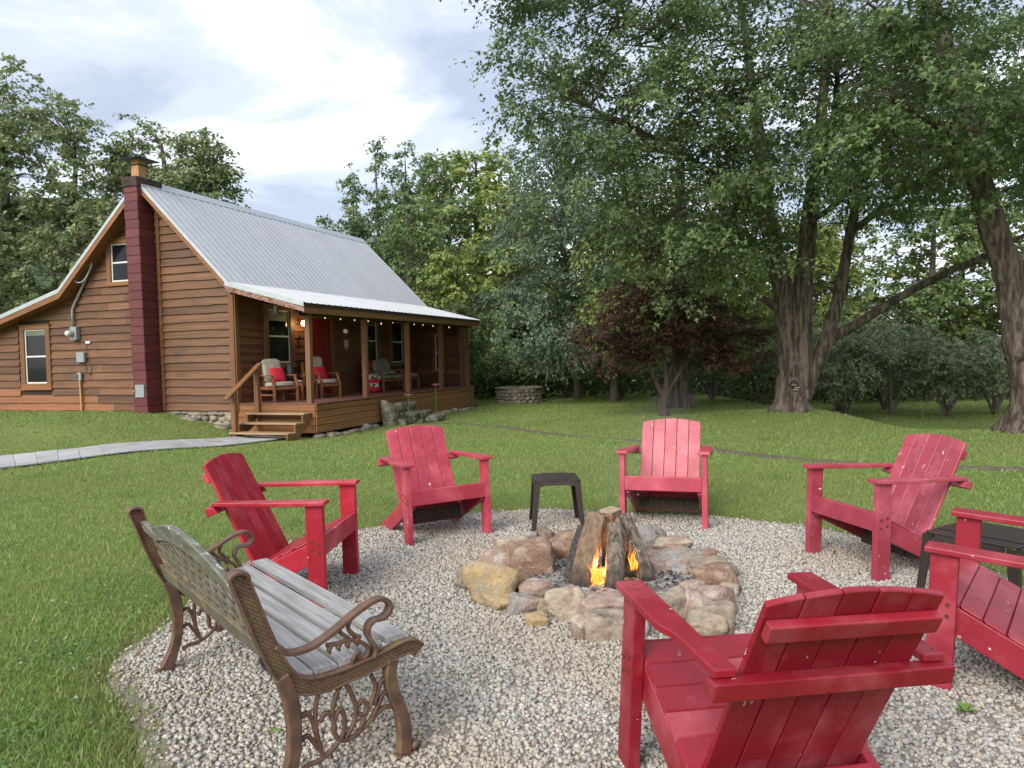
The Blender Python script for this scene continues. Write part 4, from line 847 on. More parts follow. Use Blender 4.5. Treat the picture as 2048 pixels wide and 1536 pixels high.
CH = [('A', (-1.121, 4.794, .0), -1.639, .008, -.01, 0, 'bright red adirondack chair in profile beside the iron and wood bench'),
      ('B', (-.521, 6.041, .0), -2.663, .015, -.023, 1, 'faded red adirondack chair between the profile chair and the small resin table'),
      ('C', (1.261, 6.291, .0), 2.823, .003, -.045, 2, 'pinkish faded adirondack chair with a knot hole, beside the small resin table'),
      ('D', (2.217, 5.071, .0), 1.802, -.001, -.035, 3, 'dull red adirondack chair with paint worn off its front legs, on the gravel rim'),
      ('E', (.723, 2.772, .0), .202, .036, -.055, 4, 'dark red adirondack chair with its slatted back towards the fire ring opening'),
      ('F', (2.022, 3.524, .0), .890, -.044, -.055, 5, 'dark red adirondack chair with chipped arms in front of the larger resin table')]
CH[4] = CH[4][:6] + ('dark red adirondack chair showing the battens behind its back, facing the fire',)
for key, loc, yaw, tx, ty, mi, lab in CH:
    c = thing('adirondack_chair', lab, 'chair', loc, (-ty, tx, yaw), 'red chairs round the fire ring')
    for nm, me, raw in AP:
        o = bpy.data.objects.new(nm, me); COL.objects.link(o); o.parent = c
        if not me.materials: me.materials.append(M['red0'])
        o.material_slots[0].link = 'OBJECT'; o.material_slots[0].material = M['redraw' if raw else 'red%d' % mi]
    obj('screw_heads', SCREWS, 'screw', c)['kind'] = 'stuff'
# ------------------------------------------------------------------ resin side tables
def resin_table(loc, rz, label, sc=1.0):
    t = thing('side_table', label, 'table', loc, (0, 0, rz), 'dark resin side tables'); a = .195 * sc; hgt = .425
    def oct_(r, c): return [(r - c, -r), (r, -r + c), (r, r - c), (r - c, r), (-r + c, r), (-r, r - c), (-r, -r + c), (-r + c, -r)]
    MB().prism([(x, y, hgt - .012) for x, y in oct_(a, .02)], (0, 0, .012)).build('top', 'plastic', t, bevel=.005, seg=2)
    MB().prism([(x, y, hgt + .001) for x, y in ((-.105 * sc, -a + .012), (.105 * sc, -a + .012), (.105 * sc, a - .012), (-.105 * sc, a - .012))], (0, 0, .005)).build('top_panel', 'plastic', t, bevel=.002)
    for k in range(4):
        R = Matrix.Rotation(k * PI / 2, 3, 'Z'); q = [(-.15 * sc, -a, hgt - .013), (.15 * sc, -a, hgt - .013), (.15 * sc, -a - .004, hgt - .06), (.10 * sc, -a - .004, hgt - .045), (-.10 * sc, -a - .004, hgt - .045), (-.15 * sc, -a - .004, hgt - .06)]
        MB().prism([tuple(R @ Vector(p)) for p in q], tuple(R @ Vector((0, .012, 0)))).build('skirt', 'plastic', t, bevel=.003)
        c0 = R @ Vector((a - .012, -a + .012, 0)); m = MB(); vs = []; nseg = 7
        for i in range(nseg):
            f = i / (nseg - 1); z = (hgt - .014) * (1 - f); o_ = .004 + .032 * f ** 1.2; wdt = .052 - .014 * f; th_ = .012
            ang = [(-wdt, 0), (-.006, 0), (-.006 + .004, -.004), (0, .006), (0, wdt), (-th_, wdt), (-th_, th_), (-wdt, th_)]
            vs += [tuple(R @ Vector((a + o_ + x, -a - o_ + y, z))) for x, y in ang]
        m.add(vs, [(i * 8 + k2, i * 8 + (k2 + 1) % 8, i * 8 + 8 + (k2 + 1) % 8, i * 8 + 8 + k2) for i in range(nseg - 1) for k2 in range(8)] + [tuple(range(8)), tuple((nseg - 1) * 8 + k2 for k2 in range(7, -1, -1))])
        m.build('leg', 'plastic', t)
    return t
resin_table((.365, 6.52, .006), .03, 'small dark brown resin table standing alone between two red chairs')
resin_table((2.72, 4.22, .006), .55, 'dark brown resin table half hidden behind the chipped red chair', 1.25)
# ------------------------------------------------------------------ iron and wood bench
BL = 1.438
bench = thing('garden_bench', 'weathered garden bench with rusty cast iron ends and grey wood slats', 'bench', (-.771, 2.483, .004), (0, 0, -.895))
def spl(pts, n=6):
    P = [Vector(p) for p in pts]; out = []
    for i in range(len(P) - 1):
        a, b, c, d = P[max(i - 1, 0)], P[i], P[i + 1], P[min(i + 2, len(P) - 1)]
        for k in range(n): t = k / n; out.append(.5 * ((2 * b) + (c - a) * t + (2 * a - 5 * b + 4 * c - d) * t * t + (3 * b - a - 3 * c + d) * t ** 3))
    return out + [P[-1]]
def end_frame(x):
    E_ = bpy.data.objects.new('end_frame', None); COL.objects.link(E_); E_.parent = bench; E_.location = (x, 0, 0)
    def yz(pts): return [(0, y, z) for y, z in pts]
    # wide web: back upright sweeping into the seat rail
    body = spl(yz([(-.168, .806), (-.145, .74), (-.085, .57), (-.035, .46), (.02, .395), (.10, .372), (.22, .378), (.34, .395), (.43, .412), (.475, .408), (.50, .385)]), 7)
    m = len(body); MB().ribbon(body, .022, [.052 if i < m * .55 else .048 for i in range(m)]).build('web', 'castweb', E_)
    for s in (1, -1):   # raised flanges on both edges of the web
        ed = []
        for i, p in enumerate(body):
            d = (body[min(i + 1, m - 1)] - body[max(i - 1, 0)]).normalized(); nn = d.cross(Vector((1, 0, 0))).normalized(); ed.append(p + nn * s * (.027 if i < m * .55 else .025))
        MB().ribbon(ed, .038, .008).build('flange', 'castiron', E_, bevel=.003)
    MB().ribbon(spl(yz([(-.198, .798), (-.188, .812), (-.165, .817), (-.142, .808), (-.136, .79)]), 5), .05, .012).build('top_scroll', 'castiron', E_, bevel=.003)
    arm = spl(yz([(-.055, .545), (-.01, .512), (.06, .508), (.14, .535), (.25, .592), (.32, .617), (.362, .612), (.382, .585), (.372, .558), (.345, .545), (.312, .545), (.292, .528), (.288, .50), (.305, .468), (.318, .435), (.305, .408)]), 6)
    MB().ribbon(arm, .042, [.016] * (len(arm) * 6 // 10) + [.013] * (len(arm) - len(arm) * 6 // 10)).build('armrest', 'castiron', E_, bevel=.004, seg=2)
    sc_ = MB()
    for pts in ([(.13, .50), (.17, .495), (.215, .497), (.26, .478), (.29, .45), (.29, .425), (.268, .415), (.252, .43), (.255, .445)], [(.175, .545), (.19, .525), (.215, .505)], [(.225, .57), (.215, .54), (.235, .51), (.262, .495)], [(.255, .445), (.235, .43), (.225, .405)]):
        sc_.tube(spl(yz(pts), 5), .0085, 6)
    for k in range(4): y = .15 + .035 * k; sc_.tube(spl(yz([(y, .497), (y - .012, .478), (y - .004, .468)]), 4), [.009] * 5 + [.006] * 4, 6)
    sc_.build('arm_scrollwork', 'castiron', E_, smooth=True)
    MB().ribbon(spl(yz([(-.035, .44), (-.008, .36), (.004, .26), (-.002, .16), (-.03, .07), (-.062, .012)]), 6), .040, [.050] * 12 + [.046] * 12 + [.052] * 7).build('rear_leg', 'castiron', E_, bevel=.005)
    MB().box(-.022, .022, -.105, -.022, 0, .016).build('rear_foot', 'castiron', E_, bevel=.005)
    MB().ribbon(spl(yz([(.385, .385), (.375, .32), (.388, .25), (.418, .17), (.430, .09), (.425, .012)]), 6), .040, [.046] * 20 + [.052] * 11).build('front_leg', 'castiron', E_, bevel=.005)
    MB().box(-.022, .022, .392, .462, 0, .014).build('front_foot', 'castiron', E_, bevel=.005); MB().tube([(-.022, .47, .03), (.022, .47, .03)], .018, 10).build('toe_curl', 'castiron', E_, smooth=True)
    sw_ = MB()
    for pts in ([(.02, .085), (.05, .10), (.10, .105), (.15, .13), (.185, .17), (.19, .22), (.175, .26), (.15, .22), (.155, .17), (.19, .14), (.24, .15), (.30, .185), (.35, .21), (.385, .20)],
                [(.19, .355), (.215, .31), (.235, .25), (.225, .19), (.19, .145)], [(.185, .35), (.16, .31), (.145, .25), (.155, .19)],
                [(.02, .19), (.05, .205), (.075, .17), (.10, .13), (.115, .108)], [(.02, .27), (.05, .285), (.07, .25), (.085, .19), (.10, .14)], [(.10, .35), (.085, .30), (.082, .24), (.088, .18)],
                [(.30, .345), (.315, .30), (.30, .25), (.27, .20), (.25, .16)], [(.375, .305), (.345, .315), (.325, .28), (.31, .23)], [(.385, .26), (.35, .262), (.325, .225), (.30, .19)], [(.24, .25), (.265, .262), (.28, .235), (.265, .21), (.245, .22)], [(.14, .25), (.115, .262), (.10, .235)]):
        sw_.tube(spl(yz(pts), 5), [.009] * (5 * (len(pts) - 1)) + [.007], 6)
    sw_.build('leg_scrollwork', 'castiron', E_, smooth=True)
for x in (0, -BL): end_frame(x)
sl = [(.045, .398, .28), (.130, .398, .0), (.225, .405, -.10), (.318, .418, -.14), (.412, .438, -.05)]
for y, z, a in sl:
    mb = MB().box(-BL + .012, -.012, -.040, .040, -.013, .013); o = mb.build('seat_slat', 'greywood', bench, bevel=.004, seg=2); o.location = (0, y, z + .012); o.rotation_euler = (-a * .6, 0, 0)
# back: camel-back top rail, bottom rail, lattice between
def backpt(x, s_, out=0): # s_ runs up the back from .47 to .80 (height)
    y = -.035 - (s_ - .46) * .345; return (x, y + out, s_)
tr = MB(); n = 40; up = []; dn = []
for i in range(n + 1):
    f = i / n; x = -BL + .012 + (BL - .024) * f; c_ = abs(f - .5)
    hump = .085 * max(0, math.cos(min(c_ / .36, 1) * PI / 2)) ** 1.1 + (-.012 if .33 < c_ < .40 else 0)
    up.append((x, .752 + hump)); dn.append((x, .692 + hump * .72))
vs = [backpt(x, z, .016) for x, z in up] + [backpt(x, z, .016) for x, z in dn] + [backpt(x, z, -.016) for x, z in up] + [backpt(x, z, -.016) for x, z in dn]; N1 = n + 1
fs = []
for i in range(n): fs += [(i, i + 1, N1 + i + 1, N1 + i), (2 * N1 + i + 1, 2 * N1 + i, 3 * N1 + i, 3 * N1 + i + 1), (i + 1, i, 2 * N1 + i, 2 * N1 + i + 1), (N1 + i, N1 + i + 1, 3 * N1 + i + 1, 3 * N1 + i)]
fs += [(0, N1, 3 * N1, 2 * N1), (n, 2 * N1 + n, 3 * N1 + n, N1 + n)]
tr.add(vs, fs).build('top_rail', 'mosswood', bench, bevel=.005)
MB().prism([backpt(-BL + .012, .455, .016), backpt(-BL + .012, .53, .016), backpt(-BL + .012, .53, -.016), backpt(-BL + .012, .455, -.016)], (BL - .024, 0, 0)).build('bottom_rail', 'castback', bench, bevel=.004)
lt = bpy.data.objects.new('lattice_panel', None); COL.objects.link(lt); lt.parent = bench
def top_at(x): f = (x + BL) / BL; c_ = abs(f - .5); return .692 + .72 * .085 * max(0, math.cos(min(c_ / .36, 1) * PI / 2)) ** 1.1
for sgn in (1, -1):
    k = -5
    while k < 17:
        x0 = -BL + .03 + k * .100; pts = []
        for i in range(15):
            f = i / 14; x = x0 + sgn * f * .34 - (0 if sgn > 0 else -.34) * 1.0; z = .525 + f * .30
            if -BL + .05 < x < -.05 and z < top_at(x) + .004: pts.append(backpt(x, z, .003 * sgn))
        if len(pts) > 1: MB().ribbon(pts, .016 if sgn > 0 else .009, .006, (0.75, .2, -.62 * sgn)).build('lattice_bar', 'castback', lt)
        k += 1
MB().tube([backpt(-BL + .05 + (BL - .1) * i / 30, .545 + .02 * abs(math.sin(i * PI / 5)), .004) for i in range(31)], .008, 6).build('lattice_border', 'castback', lt, smooth=True)
MB().tube([backpt(-BL + .05 + (BL - .1) * i / 30, top_at(-BL + .05 + (BL - .1) * i / 30) - .012, .004) for i in range(31)], .010, 6).build('lattice_border', 'castback', lt, smooth=True)
MB().tube([(-.3, .22, .39), (-.55, .22, .12), (-BL + .55, .22, .12), (-BL + .3, .22, .39)], .009, 6).build('brace', 'black', bench)
# ------------------------------------------------------------------ fire ring
def rockmat(name, a, b, c):
    return mat(name, a, b, 0.92, (17, 17, 17), detail=10, bump=1.0, bump_dist=0.010, bscale=(45, 45, 45), ramp=(.40, .60), spots=[(c, 8, 0.50, 0.60), ((a[0] * .55, a[1] * .52, a[2] * .5), 42, 0.57, 0.66), ((.06, .052, .046), 5, 0.60, 0.72)])
RM = {'yellow': rockmat('yellow sandstone', (.40, .30, .165), (.31, .225, .12), (.32, .27, .20)), 'tan': rockmat('tan rock', (.35, .285, .215), (.25, .20, .15), (.20, .17, .14)),
      'pink': rockmat('pink granite', (.345, .245, .20), (.25, .175, .145), (.38, .33, .28)), 'red': rockmat('red brown rock', (.275, .17, .12), (.19, .118, .085), (.33, .255, .19)),
      'grey': rockmat('grey rock', (.31, .295, .275), (.21, .195, .185), (.31, .235, .195)), 'cream': rockmat('cream rock', (.43, .365, .28), (.33, .27, .20), (.29, .205, .16)), 'brown': rockmat('dark brown rock', (.20, .15, .115), (.125, .092, .072), (.26, .20, .155))}
ROCKS = '''-.32 4.82 .04 .15 .11 tan|blunt tan stone at the outer tip beside the big yellow boulder
-.14 4.55 .09 .31 .21 yellow|largest smooth yellow sandstone boulder of the fire ring
-.01 4.62 .05 .20 .13 red|reddish oval stone leaning on the big yellow boulder
.12 4.50 .07 .20 .09 pink|pink and grey oval stone lying next to the reddish oval
.17 4.39 .06 .11 .07 brown|small brown cobble wedged beside the cracked pink block
-.09 4.39 .01 .16 .08 yellow|low yellow stone half buried below the yellow boulder
.04 4.32 .03 .17 .09 grey|pale grey quartz streaked stone in the lower row
.29 4.21 .07 .22 .17 cream|cracked cream and pink block on the rim facing the bench
.17 4.27 .03 .09 .09 tan|tan filler stone under the cracked cream block
.48 4.09 .10 .21 .10 pink|flat pinkish stone capping the broad grey slab
.46 3.90 .05 .20 .14 tan|broad grey tan slab standing at the foot of the ring
.34 3.89 .04 .09 .12 pink|upright pinkish stone against the broad slab
.11 4.08 .012 .10 .055 yellow|small orange stone lying loose on the gravel
.11 5.02 .06 .28 .23 red|leaning brown slab on the inner side of the ring
-.12 5.19 .06 .20 .10 pink|angular red and grey rock behind the yellow boulder
-.02 5.40 .09 .24 .15 cream|cream wedge shaped rock on the far rim
.15 5.43 .06 .12 .11 pink|small pinkish rock tucked behind the leaning slab
.11 5.74 .08 .11 .09 grey|grey brown cobble on the far rim beside a dark round one
.23 5.73 .09 .13 .12 brown|dark brown round cobble perched on the far rim
.41 5.66 .07 .26 .15 red|long orange brown rock behind the logs
.34 5.43 .04 .26 .12 red|rounded red rock at the inner far side of the ring
1.02 5.57 .08 .20 .20 grey|tall grey boulder with a pink face behind the leaning logs
1.14 5.35 .11 .22 .08 cream|flat cream stone laid on top of the far rim
1.05 5.29 .04 .18 .11 pink|pinkish rock under the flat cream stone
1.12 5.12 .05 .27 .12 grey|large banded grey and pink rock of the inner rim
1.32 5.12 .07 .14 .08 red|small red rock next to the banded grey one
1.29 4.93 .065 .28 .09 tan|long yellowish flat rock overhanging the ash
1.27 4.67 .07 .26 .12 red|ridged red brown rock on the rim near the worn chair
1.29 4.49 .03 .12 .08 cream|cream stone under the ridged red rock
1.06 4.39 .09 .14 .10 pink|rounded pink grey stone resting on the rim
1.14 4.20 .07 .17 .15 pink|rough pink block below the rounded stone
1.00 4.09 .08 .14 .13 pink|triangular pinkish brown stone on the outer face
.87 4.14 .07 .17 .16 tan|smooth tan boulder beside the pale red chair arm
1.08 3.95 .055 .15 .15 tan|rounded tan boulder at the outer foot of the ring
1.00 3.90 .03 .16 .10 tan|low orange tan stone at the outer foot of the ring
1.31 4.38 .008 .09 .03 grey|thin grey sliver of stone lying on the gravel
.98 4.95 .02 .12 .09 pink|soot stained pink stone inside the ash bed
1.10 4.94 .015 .13 .06 grey|flat sooty stone inside the ash bed
.67 4.15 .06 .17 .12 tan|tan rock of the rim hidden behind the chair arm
.63 3.92 .04 .16 .13 grey|grey rock at the foot of the ring behind the chair arm'''.split('\n')
for i, ln_ in enumerate(ROCKS):
    d, lab = ln_.split('|'); x, y, z, w_, h_, cn = d.split(); x, y, z, w_, h_ = map(float, (x, y, z, w_, h_))
    r_ = random.Random(i * 3.7 + 1)
    big = w_ > .14
    o = obj('fire_pit_stone', stone_mesh(w_ * .60, min(max(w_, h_) * .50, .14), h_ * .64, i * 5.3 + 2, 12 + (i % 4) * 5, .16 if i in (1, 2, 3, 18, 29, 32, 33) else .09, 4), RM[cn])
    o.location = (x, y, max(z, h_ * .40)); o.rotation_euler = (r_.uniform(-.15, .15), r_.uniform(-.12, .12), r_.uniform(-.5, .5)); tag(o, lab, 'stone', 'stones of the fire ring')
# ash bed with charcoal
ab = MB(); vs = []; fs = []; NR, NA = 9, 40; ra = random.Random(4)
for i in range(NR):
    for k in range(NA):
        r = .64 * i / (NR - 1) * (1 + .05 * math.sin(3 * k * 2 * PI / NA)); a = 2 * PI * k / NA; vs.append((.60 + r * math.cos(a), 4.82 + r * .98 * math.sin(a), .012 + .045 * (1 - i / (NR - 1)) + ra.uniform(0, .02)))
fs = [(i * NA + k, (i + 1) * NA + k, (i + 1) * NA + (k + 1) % NA, i * NA + (k + 1) % NA) for i in range(NR - 1) for k in range(NA)]
tag(ab.add(vs, fs).build('ash_bed', 'ash', smooth=True), 'grey bed of ash inside the fire ring', 'ash', kind='stuff')
cb = MB()
for _ in range(520):
    a, r = ra.uniform(0, 2 * PI), .60 * math.sqrt(ra.random()); s_ = ra.uniform(.006, .022); x, y = .6 + r * math.cos(a), 4.82 + r * math.sin(a); z = .03 + .04 * (1 - r / .6)
    q = [(x + ra.uniform(-1, 1) * s_, y + ra.uniform(-1, 1) * s_, z + ra.uniform(-.3, .9) * s_) for _ in range(5)]
    cb.add(q, [(0, 1, 2), (0, 2, 3), (0, 3, 1), (4, 2, 1), (4, 3, 2), (4, 1, 3)])
tag(cb.build('charcoal', 'coal'), 'scattered black charcoal lumps and embers on the ash', 'charcoal', kind='stuff')
# logs leaning together
def log(label, p0, p1, rad, sect, seed, bark='barkwood', wood='splitwood'):
    """sect: list of (angle_deg, radius factor, is_bark) around the section"""
    t = thing('firewood_log', label, 'log', p0, (0, 0, 0), 'logs leaning over the fire'); r = random.Random(seed)
    d = Vector(p1) - Vector(p0); n = 9; ax = d.normalized(); x = ax.cross(Vector((0, 1, 0))).normalized(); y = ax.cross(x)
    m = len(sect); vs = []
    wob = [[r.uniform(-.07, .07) for _ in range(m)] for _ in range(n)]
    for i in range(n):
        f = i / (n - 1); bend = .012 * math.sin(f * PI + seed)
        for k, (a, rf, b) in enumerate(sect):
            q = rad * rf * (1 + .75 * wob[i][k] + .10 * (1 - f)); a = math.radians(a); vs.append(d * f + x * (math.cos(a) * q + bend) + y * math.sin(a) * q + (ax * (math.cos(a + seed) * rad * .16) if i == n - 1 else Vector()))
    bk_, wd_ = MB(), MB(); bk_.V = [tuple(v) for v in vs]; wd_.V = list(bk_.V)
    for i in range(n - 1):
        for k in range(m): (bk_ if sect[k][2] else wd_).F.append((i * m + k, i * m + (k + 1) % m, (i + 1) * m + (k + 1) % m, (i + 1) * m + k))
    en = MB(); en.V = [tuple(v + ax * .0006) for v in vs[(n - 1) * m:]]; en.F = [tuple(range(m))]
    if bk_.F: bk_.build('bark', bark, t, smooth=True)
    if wd_.F: wd_.build('split_face', wood, t)
    en.build('end_grain', 'endgrain', t)
    return t
full = [(a, 1 + .08 * math.sin(a * 3), True) for a in range(0, 360, 30)]
half = [(0, 1.0, True), (32, 1.12, True), (62, .96, True), (95, 1.08, True), (130, .94, True), (165, 1.1, False), (205, .72, False), (250, .92, False), (300, .80, False), (335, .98, True)]
wedge = [(-60, 1, True), (-20, 1.05, True), (20, 1, True), (60, 1.02, True), (150, .55, False), (230, .6, False)]
wedgeL = [(120, 1, True), (160, 1.0, True), (200, 1.02, True), (240, 1, True), (300, .7, False), (0, .8, False), (60, .75, False)]
log('broad split log with a pale sawn top next to the main flame', (.40, 4.66, .0), (.53, 4.86, .45), .080, wedgeL, 1)
log('bark covered upright log in front of the others', (.61, 4.58, .0), (.645, 4.80, .40), .056, half, 2)
log('dark split log with ridged bark leaning beside the smaller flame', (.87, 4.72, .0), (.73, 4.93, .42), .078, wedge, 3)
log('short flat topped log at the back of the pile', (.66, 5.10, .0), (.65, 4.99, .45), .072, half, 4)
log('thin dark log at the outer side of the broad split one', (.33, 4.82, .0), (.47, 4.92, .34), .045, full, 5, 'coal')
log('narrow split billet leaning at the back beside the dark ridged log', (.80, 5.02, .0), (.72, 4.97, .40), .042, wedge, 7)
log('charred log lying across the embers between the upright ones', (.42, 4.74, .05), (.80, 4.80, .09), .05, full, 6, 'coal', 'coal')
# flames
fm = bpy.data.materials.new('flame'); fm.use_nodes = True; nt = fm.node_tree; nt.nodes.clear()
fo = nt.nodes.new('ShaderNodeOutputMaterial'); fe = nt.nodes.new('ShaderNodeEmission'); ft = nt.nodes.new('ShaderNodeBsdfTransparent'); fx = nt.nodes.new('ShaderNodeMixShader')
fl = nt.nodes.new('ShaderNodeLayerWeight'); fl.inputs[0].default_value = .35; frp = nt.nodes.new('ShaderNodeValToRGB'); frp.color_ramp.elements[0].color = (1, .42, .06, 1); frp.color_ramp.elements[1].color = (1, .16, .01, 1); frp.color_ramp.elements[1].position = .6
nt.links.new(fl.outputs['Facing'], frp.inputs[0]); nt.links.new(frp.outputs[0], fe.inputs[0]); fe.inputs[1].default_value = .85
fmr = nt.nodes.new('ShaderNodeMapRange'); fmr.inputs['To Min'].default_value = .70; fmr.inputs['To Max'].default_value = .05; nt.links.new(fl.outputs['Facing'], fmr.inputs[0])
nt.links.new(fmr.outputs[0], fx.inputs[0]); nt.links.new(ft.outputs[0], fx.inputs[1]); nt.links.new(fe.outputs[0], fx.inputs[2]); nt.links.new(fx.outputs[0], fo.inputs[0])
fr_ = random.Random(9); fl_t = thing('flames', 'small orange flames licking between the leaning logs', 'fire', (.515, 4.66, .03))
for k in range(30):
    x, y = fr_.uniform(-.045, .035), fr_.uniform(-.05, .05); hgt = fr_.uniform(.05, .15); q = []
    if k > 24: x, y, hgt = .23 + fr_.uniform(-.02, .02), .02, fr_.uniform(.08, .12)
    z0 = fr_.uniform(0, .05) + (.08 if k > 24 else 0)
    for i in range(9): f = i / 8; q.append((x + .022 * math.sin(f * 4 + k) * f, y + .014 * math.cos(f * 5 + k * 2) * f, z0 + hgt * f))
    MB().tube(q, [max(.001, .0085 * math.sin(min(1, f_ / 8 + .12) ** .7 * PI)) for f_ in range(9)], 8).build('flame_tongue', fm, fl_t, smooth=True)
fd_ = bpy.data.lights.new('fire_light', 'POINT'); fd_.energy = 5; fd_.color = (1, .42, .12); fd_.shadow_soft_size = .05; fo_ = bpy.data.objects.new('fire_light', fd_); COL.objects.link(fo_); fo_.parent = fl_t; fo_.location = (.02, .02, .10)
# thin smoke drifting off the fire
sm = bpy.data.materials.new('wood smoke'); sm.use_nodes = True; nt = sm.node_tree; nt.nodes.clear(); so2 = nt.nodes.new('ShaderNodeOutputMaterial'); pv = nt.nodes.new('ShaderNodeVolumePrincipled'); pv.inputs['Color'].default_value = (.9, .92, .96, 1)
tt_ = nt.nodes.new('ShaderNodeTexCoord'); nn_ = nt.nodes.new('ShaderNodeTexNoise'); nn_.inputs['Scale'].default_value = 2.2; nn_.inputs['Detail'].default_value = 3; mr_ = nt.nodes.new('ShaderNodeMapRange'); mr_.inputs['From Min'].default_value = .40; mr_.inputs['From Max'].default_value = .75; mr_.inputs['To Max'].default_value = .12
nt.links.new(tt_.outputs['Object'], nn_.inputs['Vector']); nt.links.new(nn_.outputs['Fac'], mr_.inputs[0]); nt.links.new(mr_.outputs[0], pv.inputs['Density']); nt.links.new(pv.outputs[0], so2.inputs['Volume'])
o = MB().tube([(.60, 4.82, .30), (.66, 4.95, .55), (.80, 5.15, .72), (1.0, 5.45, .85), (1.25, 5.75, .95), (1.5, 6.0, 1.0)], [.08, .16, .24, .30, .28, .12], 14).build('smoke', sm, smooth=True); tag(o, 'faint grey smoke drifting from the fire past the pinkish chair', 'smoke', kind='stuff')
# ------------------------------------------------------------------ little plants
def lily(u, v, hgt, label, flower=True):
    x, y, _ = hw(u, v, 0); t = thing('lily_plant', label, 'flower', (x, y, T(x, y)), (0, 0, 0), 'lilies by the stone steps'); r = random.Random(u)
    M.setdefault('stem', mat('lily stem', (.10, .20, .04), (.07, .15, .03), .5)); M.setdefault('lilypink', mat('lily petal', (.52, .20, .20), (.42, .13, .12), .5))
    MB().tube([(0, 0, 0), (.01, .0, hgt * .5), (-.01, .0, hgt)], .010, 6).build('stem', 'stem', t)
    lf = MB()
    for k in range(14):
        z = hgt * (.25 + .6 * k / 14); a = k * 2.4; q = .13 * (1 - .5 * k / 14); c, s_ = math.cos(a), math.sin(a)
        lf.add([(0, 0, z), (c * q * .5 - s_ * .014, s_ * q * .5 + c * .014, z + .03), (c * q, s_ * q, z - .01), (c * q * .5 + s_ * .014, s_ * q * .5 - c * .014, z + .03)], [(0, 1, 2, 3)])
    lf.build('foliage', 'stem', t)
    if flower:
        for k in range(6):
            a = k * PI / 3; c, s_ = math.cos(a), math.sin(a); m_ = MB().add([(0, 0, hgt), (c * .06 - s_ * .03, s_ * .06 + c * .03, hgt + .07), (c * .13, s_ * .13, hgt + .06), (c * .06 + s_ * .03, s_ * .06 - c * .03, hgt + .07)], [(0, 1, 2), (0, 2, 3)]); m_.build('petal', 'lilypink', t)
lily(3.25, -2.72, .72, 'pink lily on a tall stem in front of the stone steps'); lily(5.1, -2.62, .92, 'taller pink lily standing clear of the stone steps'); lily(3.42, -3.0, .34, 'budding short lily stem below the stone steps', False)
def weed(x, y, s, label):
    M.setdefault('weed', mat('weed leaf', (.16, .28, .05), (.11, .21, .035), .5)); t = MB(); r = random.Random(x)
    for k in range(9):
        a = r.uniform(0, 6.28); c, q = math.cos(a), math.sin(a); L1 = s * r.uniform(.6, 1); w1 = s * .22
        t.add([(0, 0, .01), (c * L1 * .6 - q * w1, q * L1 * .6 + c * w1, s * .5), (c * L1, q * L1, s * .45), (c * L1 * .6 + q * w1, q * L1 * .6 - c * w1, s * .5)], [(0, 1, 2), (0, 2, 3)])
    o = t.build('weed', 'weed'); o.location = (x, y, 0); tag(o, label, 'weed')
weed(1.82, 2.98, .06, 'small green weed sprouting from gravel behind the dark red chair'); weed(-.98, 2.93, .035, 'tiny green seedling in gravel under the bench')
# ------------------------------------------------------------------ trees
RHOMB = np.array([(0, 0, 0), (.42, .32, .06), (1, 0, -.05), (.42, -.32, .06)])
LOBED = np.array([(0, 0, 0), (.30, .50, .03), (.42, .18, .05), (1.0, 0, -.08), (.42, -.18, .05), (.30, -.50, .03)])
def leaves(P, outw, size, cols, shape, seed, jitter=.25, upw=.7, droop=.25):
    g = np.random.default_rng(seed); n = len(P)
    nrm = np.stack([g.normal(0, .55, n), g.normal(0, .55, n), np.full(n, upw)], 1) + .55 * outw; nrm /= np.linalg.norm(nrm, axis=1)[:, None]
    t = g.normal(0, 1, (n, 3)) + .6 * outw; t[:, 2] -= droop * 2; t -= nrm * (t * nrm).sum(1)[:, None]; t /= np.linalg.norm(t, axis=1)[:, None]; b = np.cross(nrm, t)
    s = (size * g.uniform(1 - jitter, 1 + jitter, n))[:, None, None]; S = shape
    V = P[:, None, :] + s * (S[None, :, 0:1] * t[:, None] + S[None, :, 1:2] * b[:, None] + S[None, :, 2:3] * nrm[:, None])
    k = len(S); F = np.arange(n * k).reshape(n, k); cols = np.asarray(cols); c = cols[g.integers(0, len(cols), n)] * g.uniform(.75, 1.25, (n, 1))
    return V.reshape(-1, 3), F, np.repeat(c, k, 0)
def in_ell(g, n, c, r, hollow=.35):
    d = g.normal(0, 1, (n, 3)); d /= np.linalg.norm(d, axis=1)[:, None]; q = (hollow ** 3 + (1 - hollow ** 3) * g.random(n)) ** (1 / 3); return np.asarray(c) + d * q[:, None] * np.asarray(r)
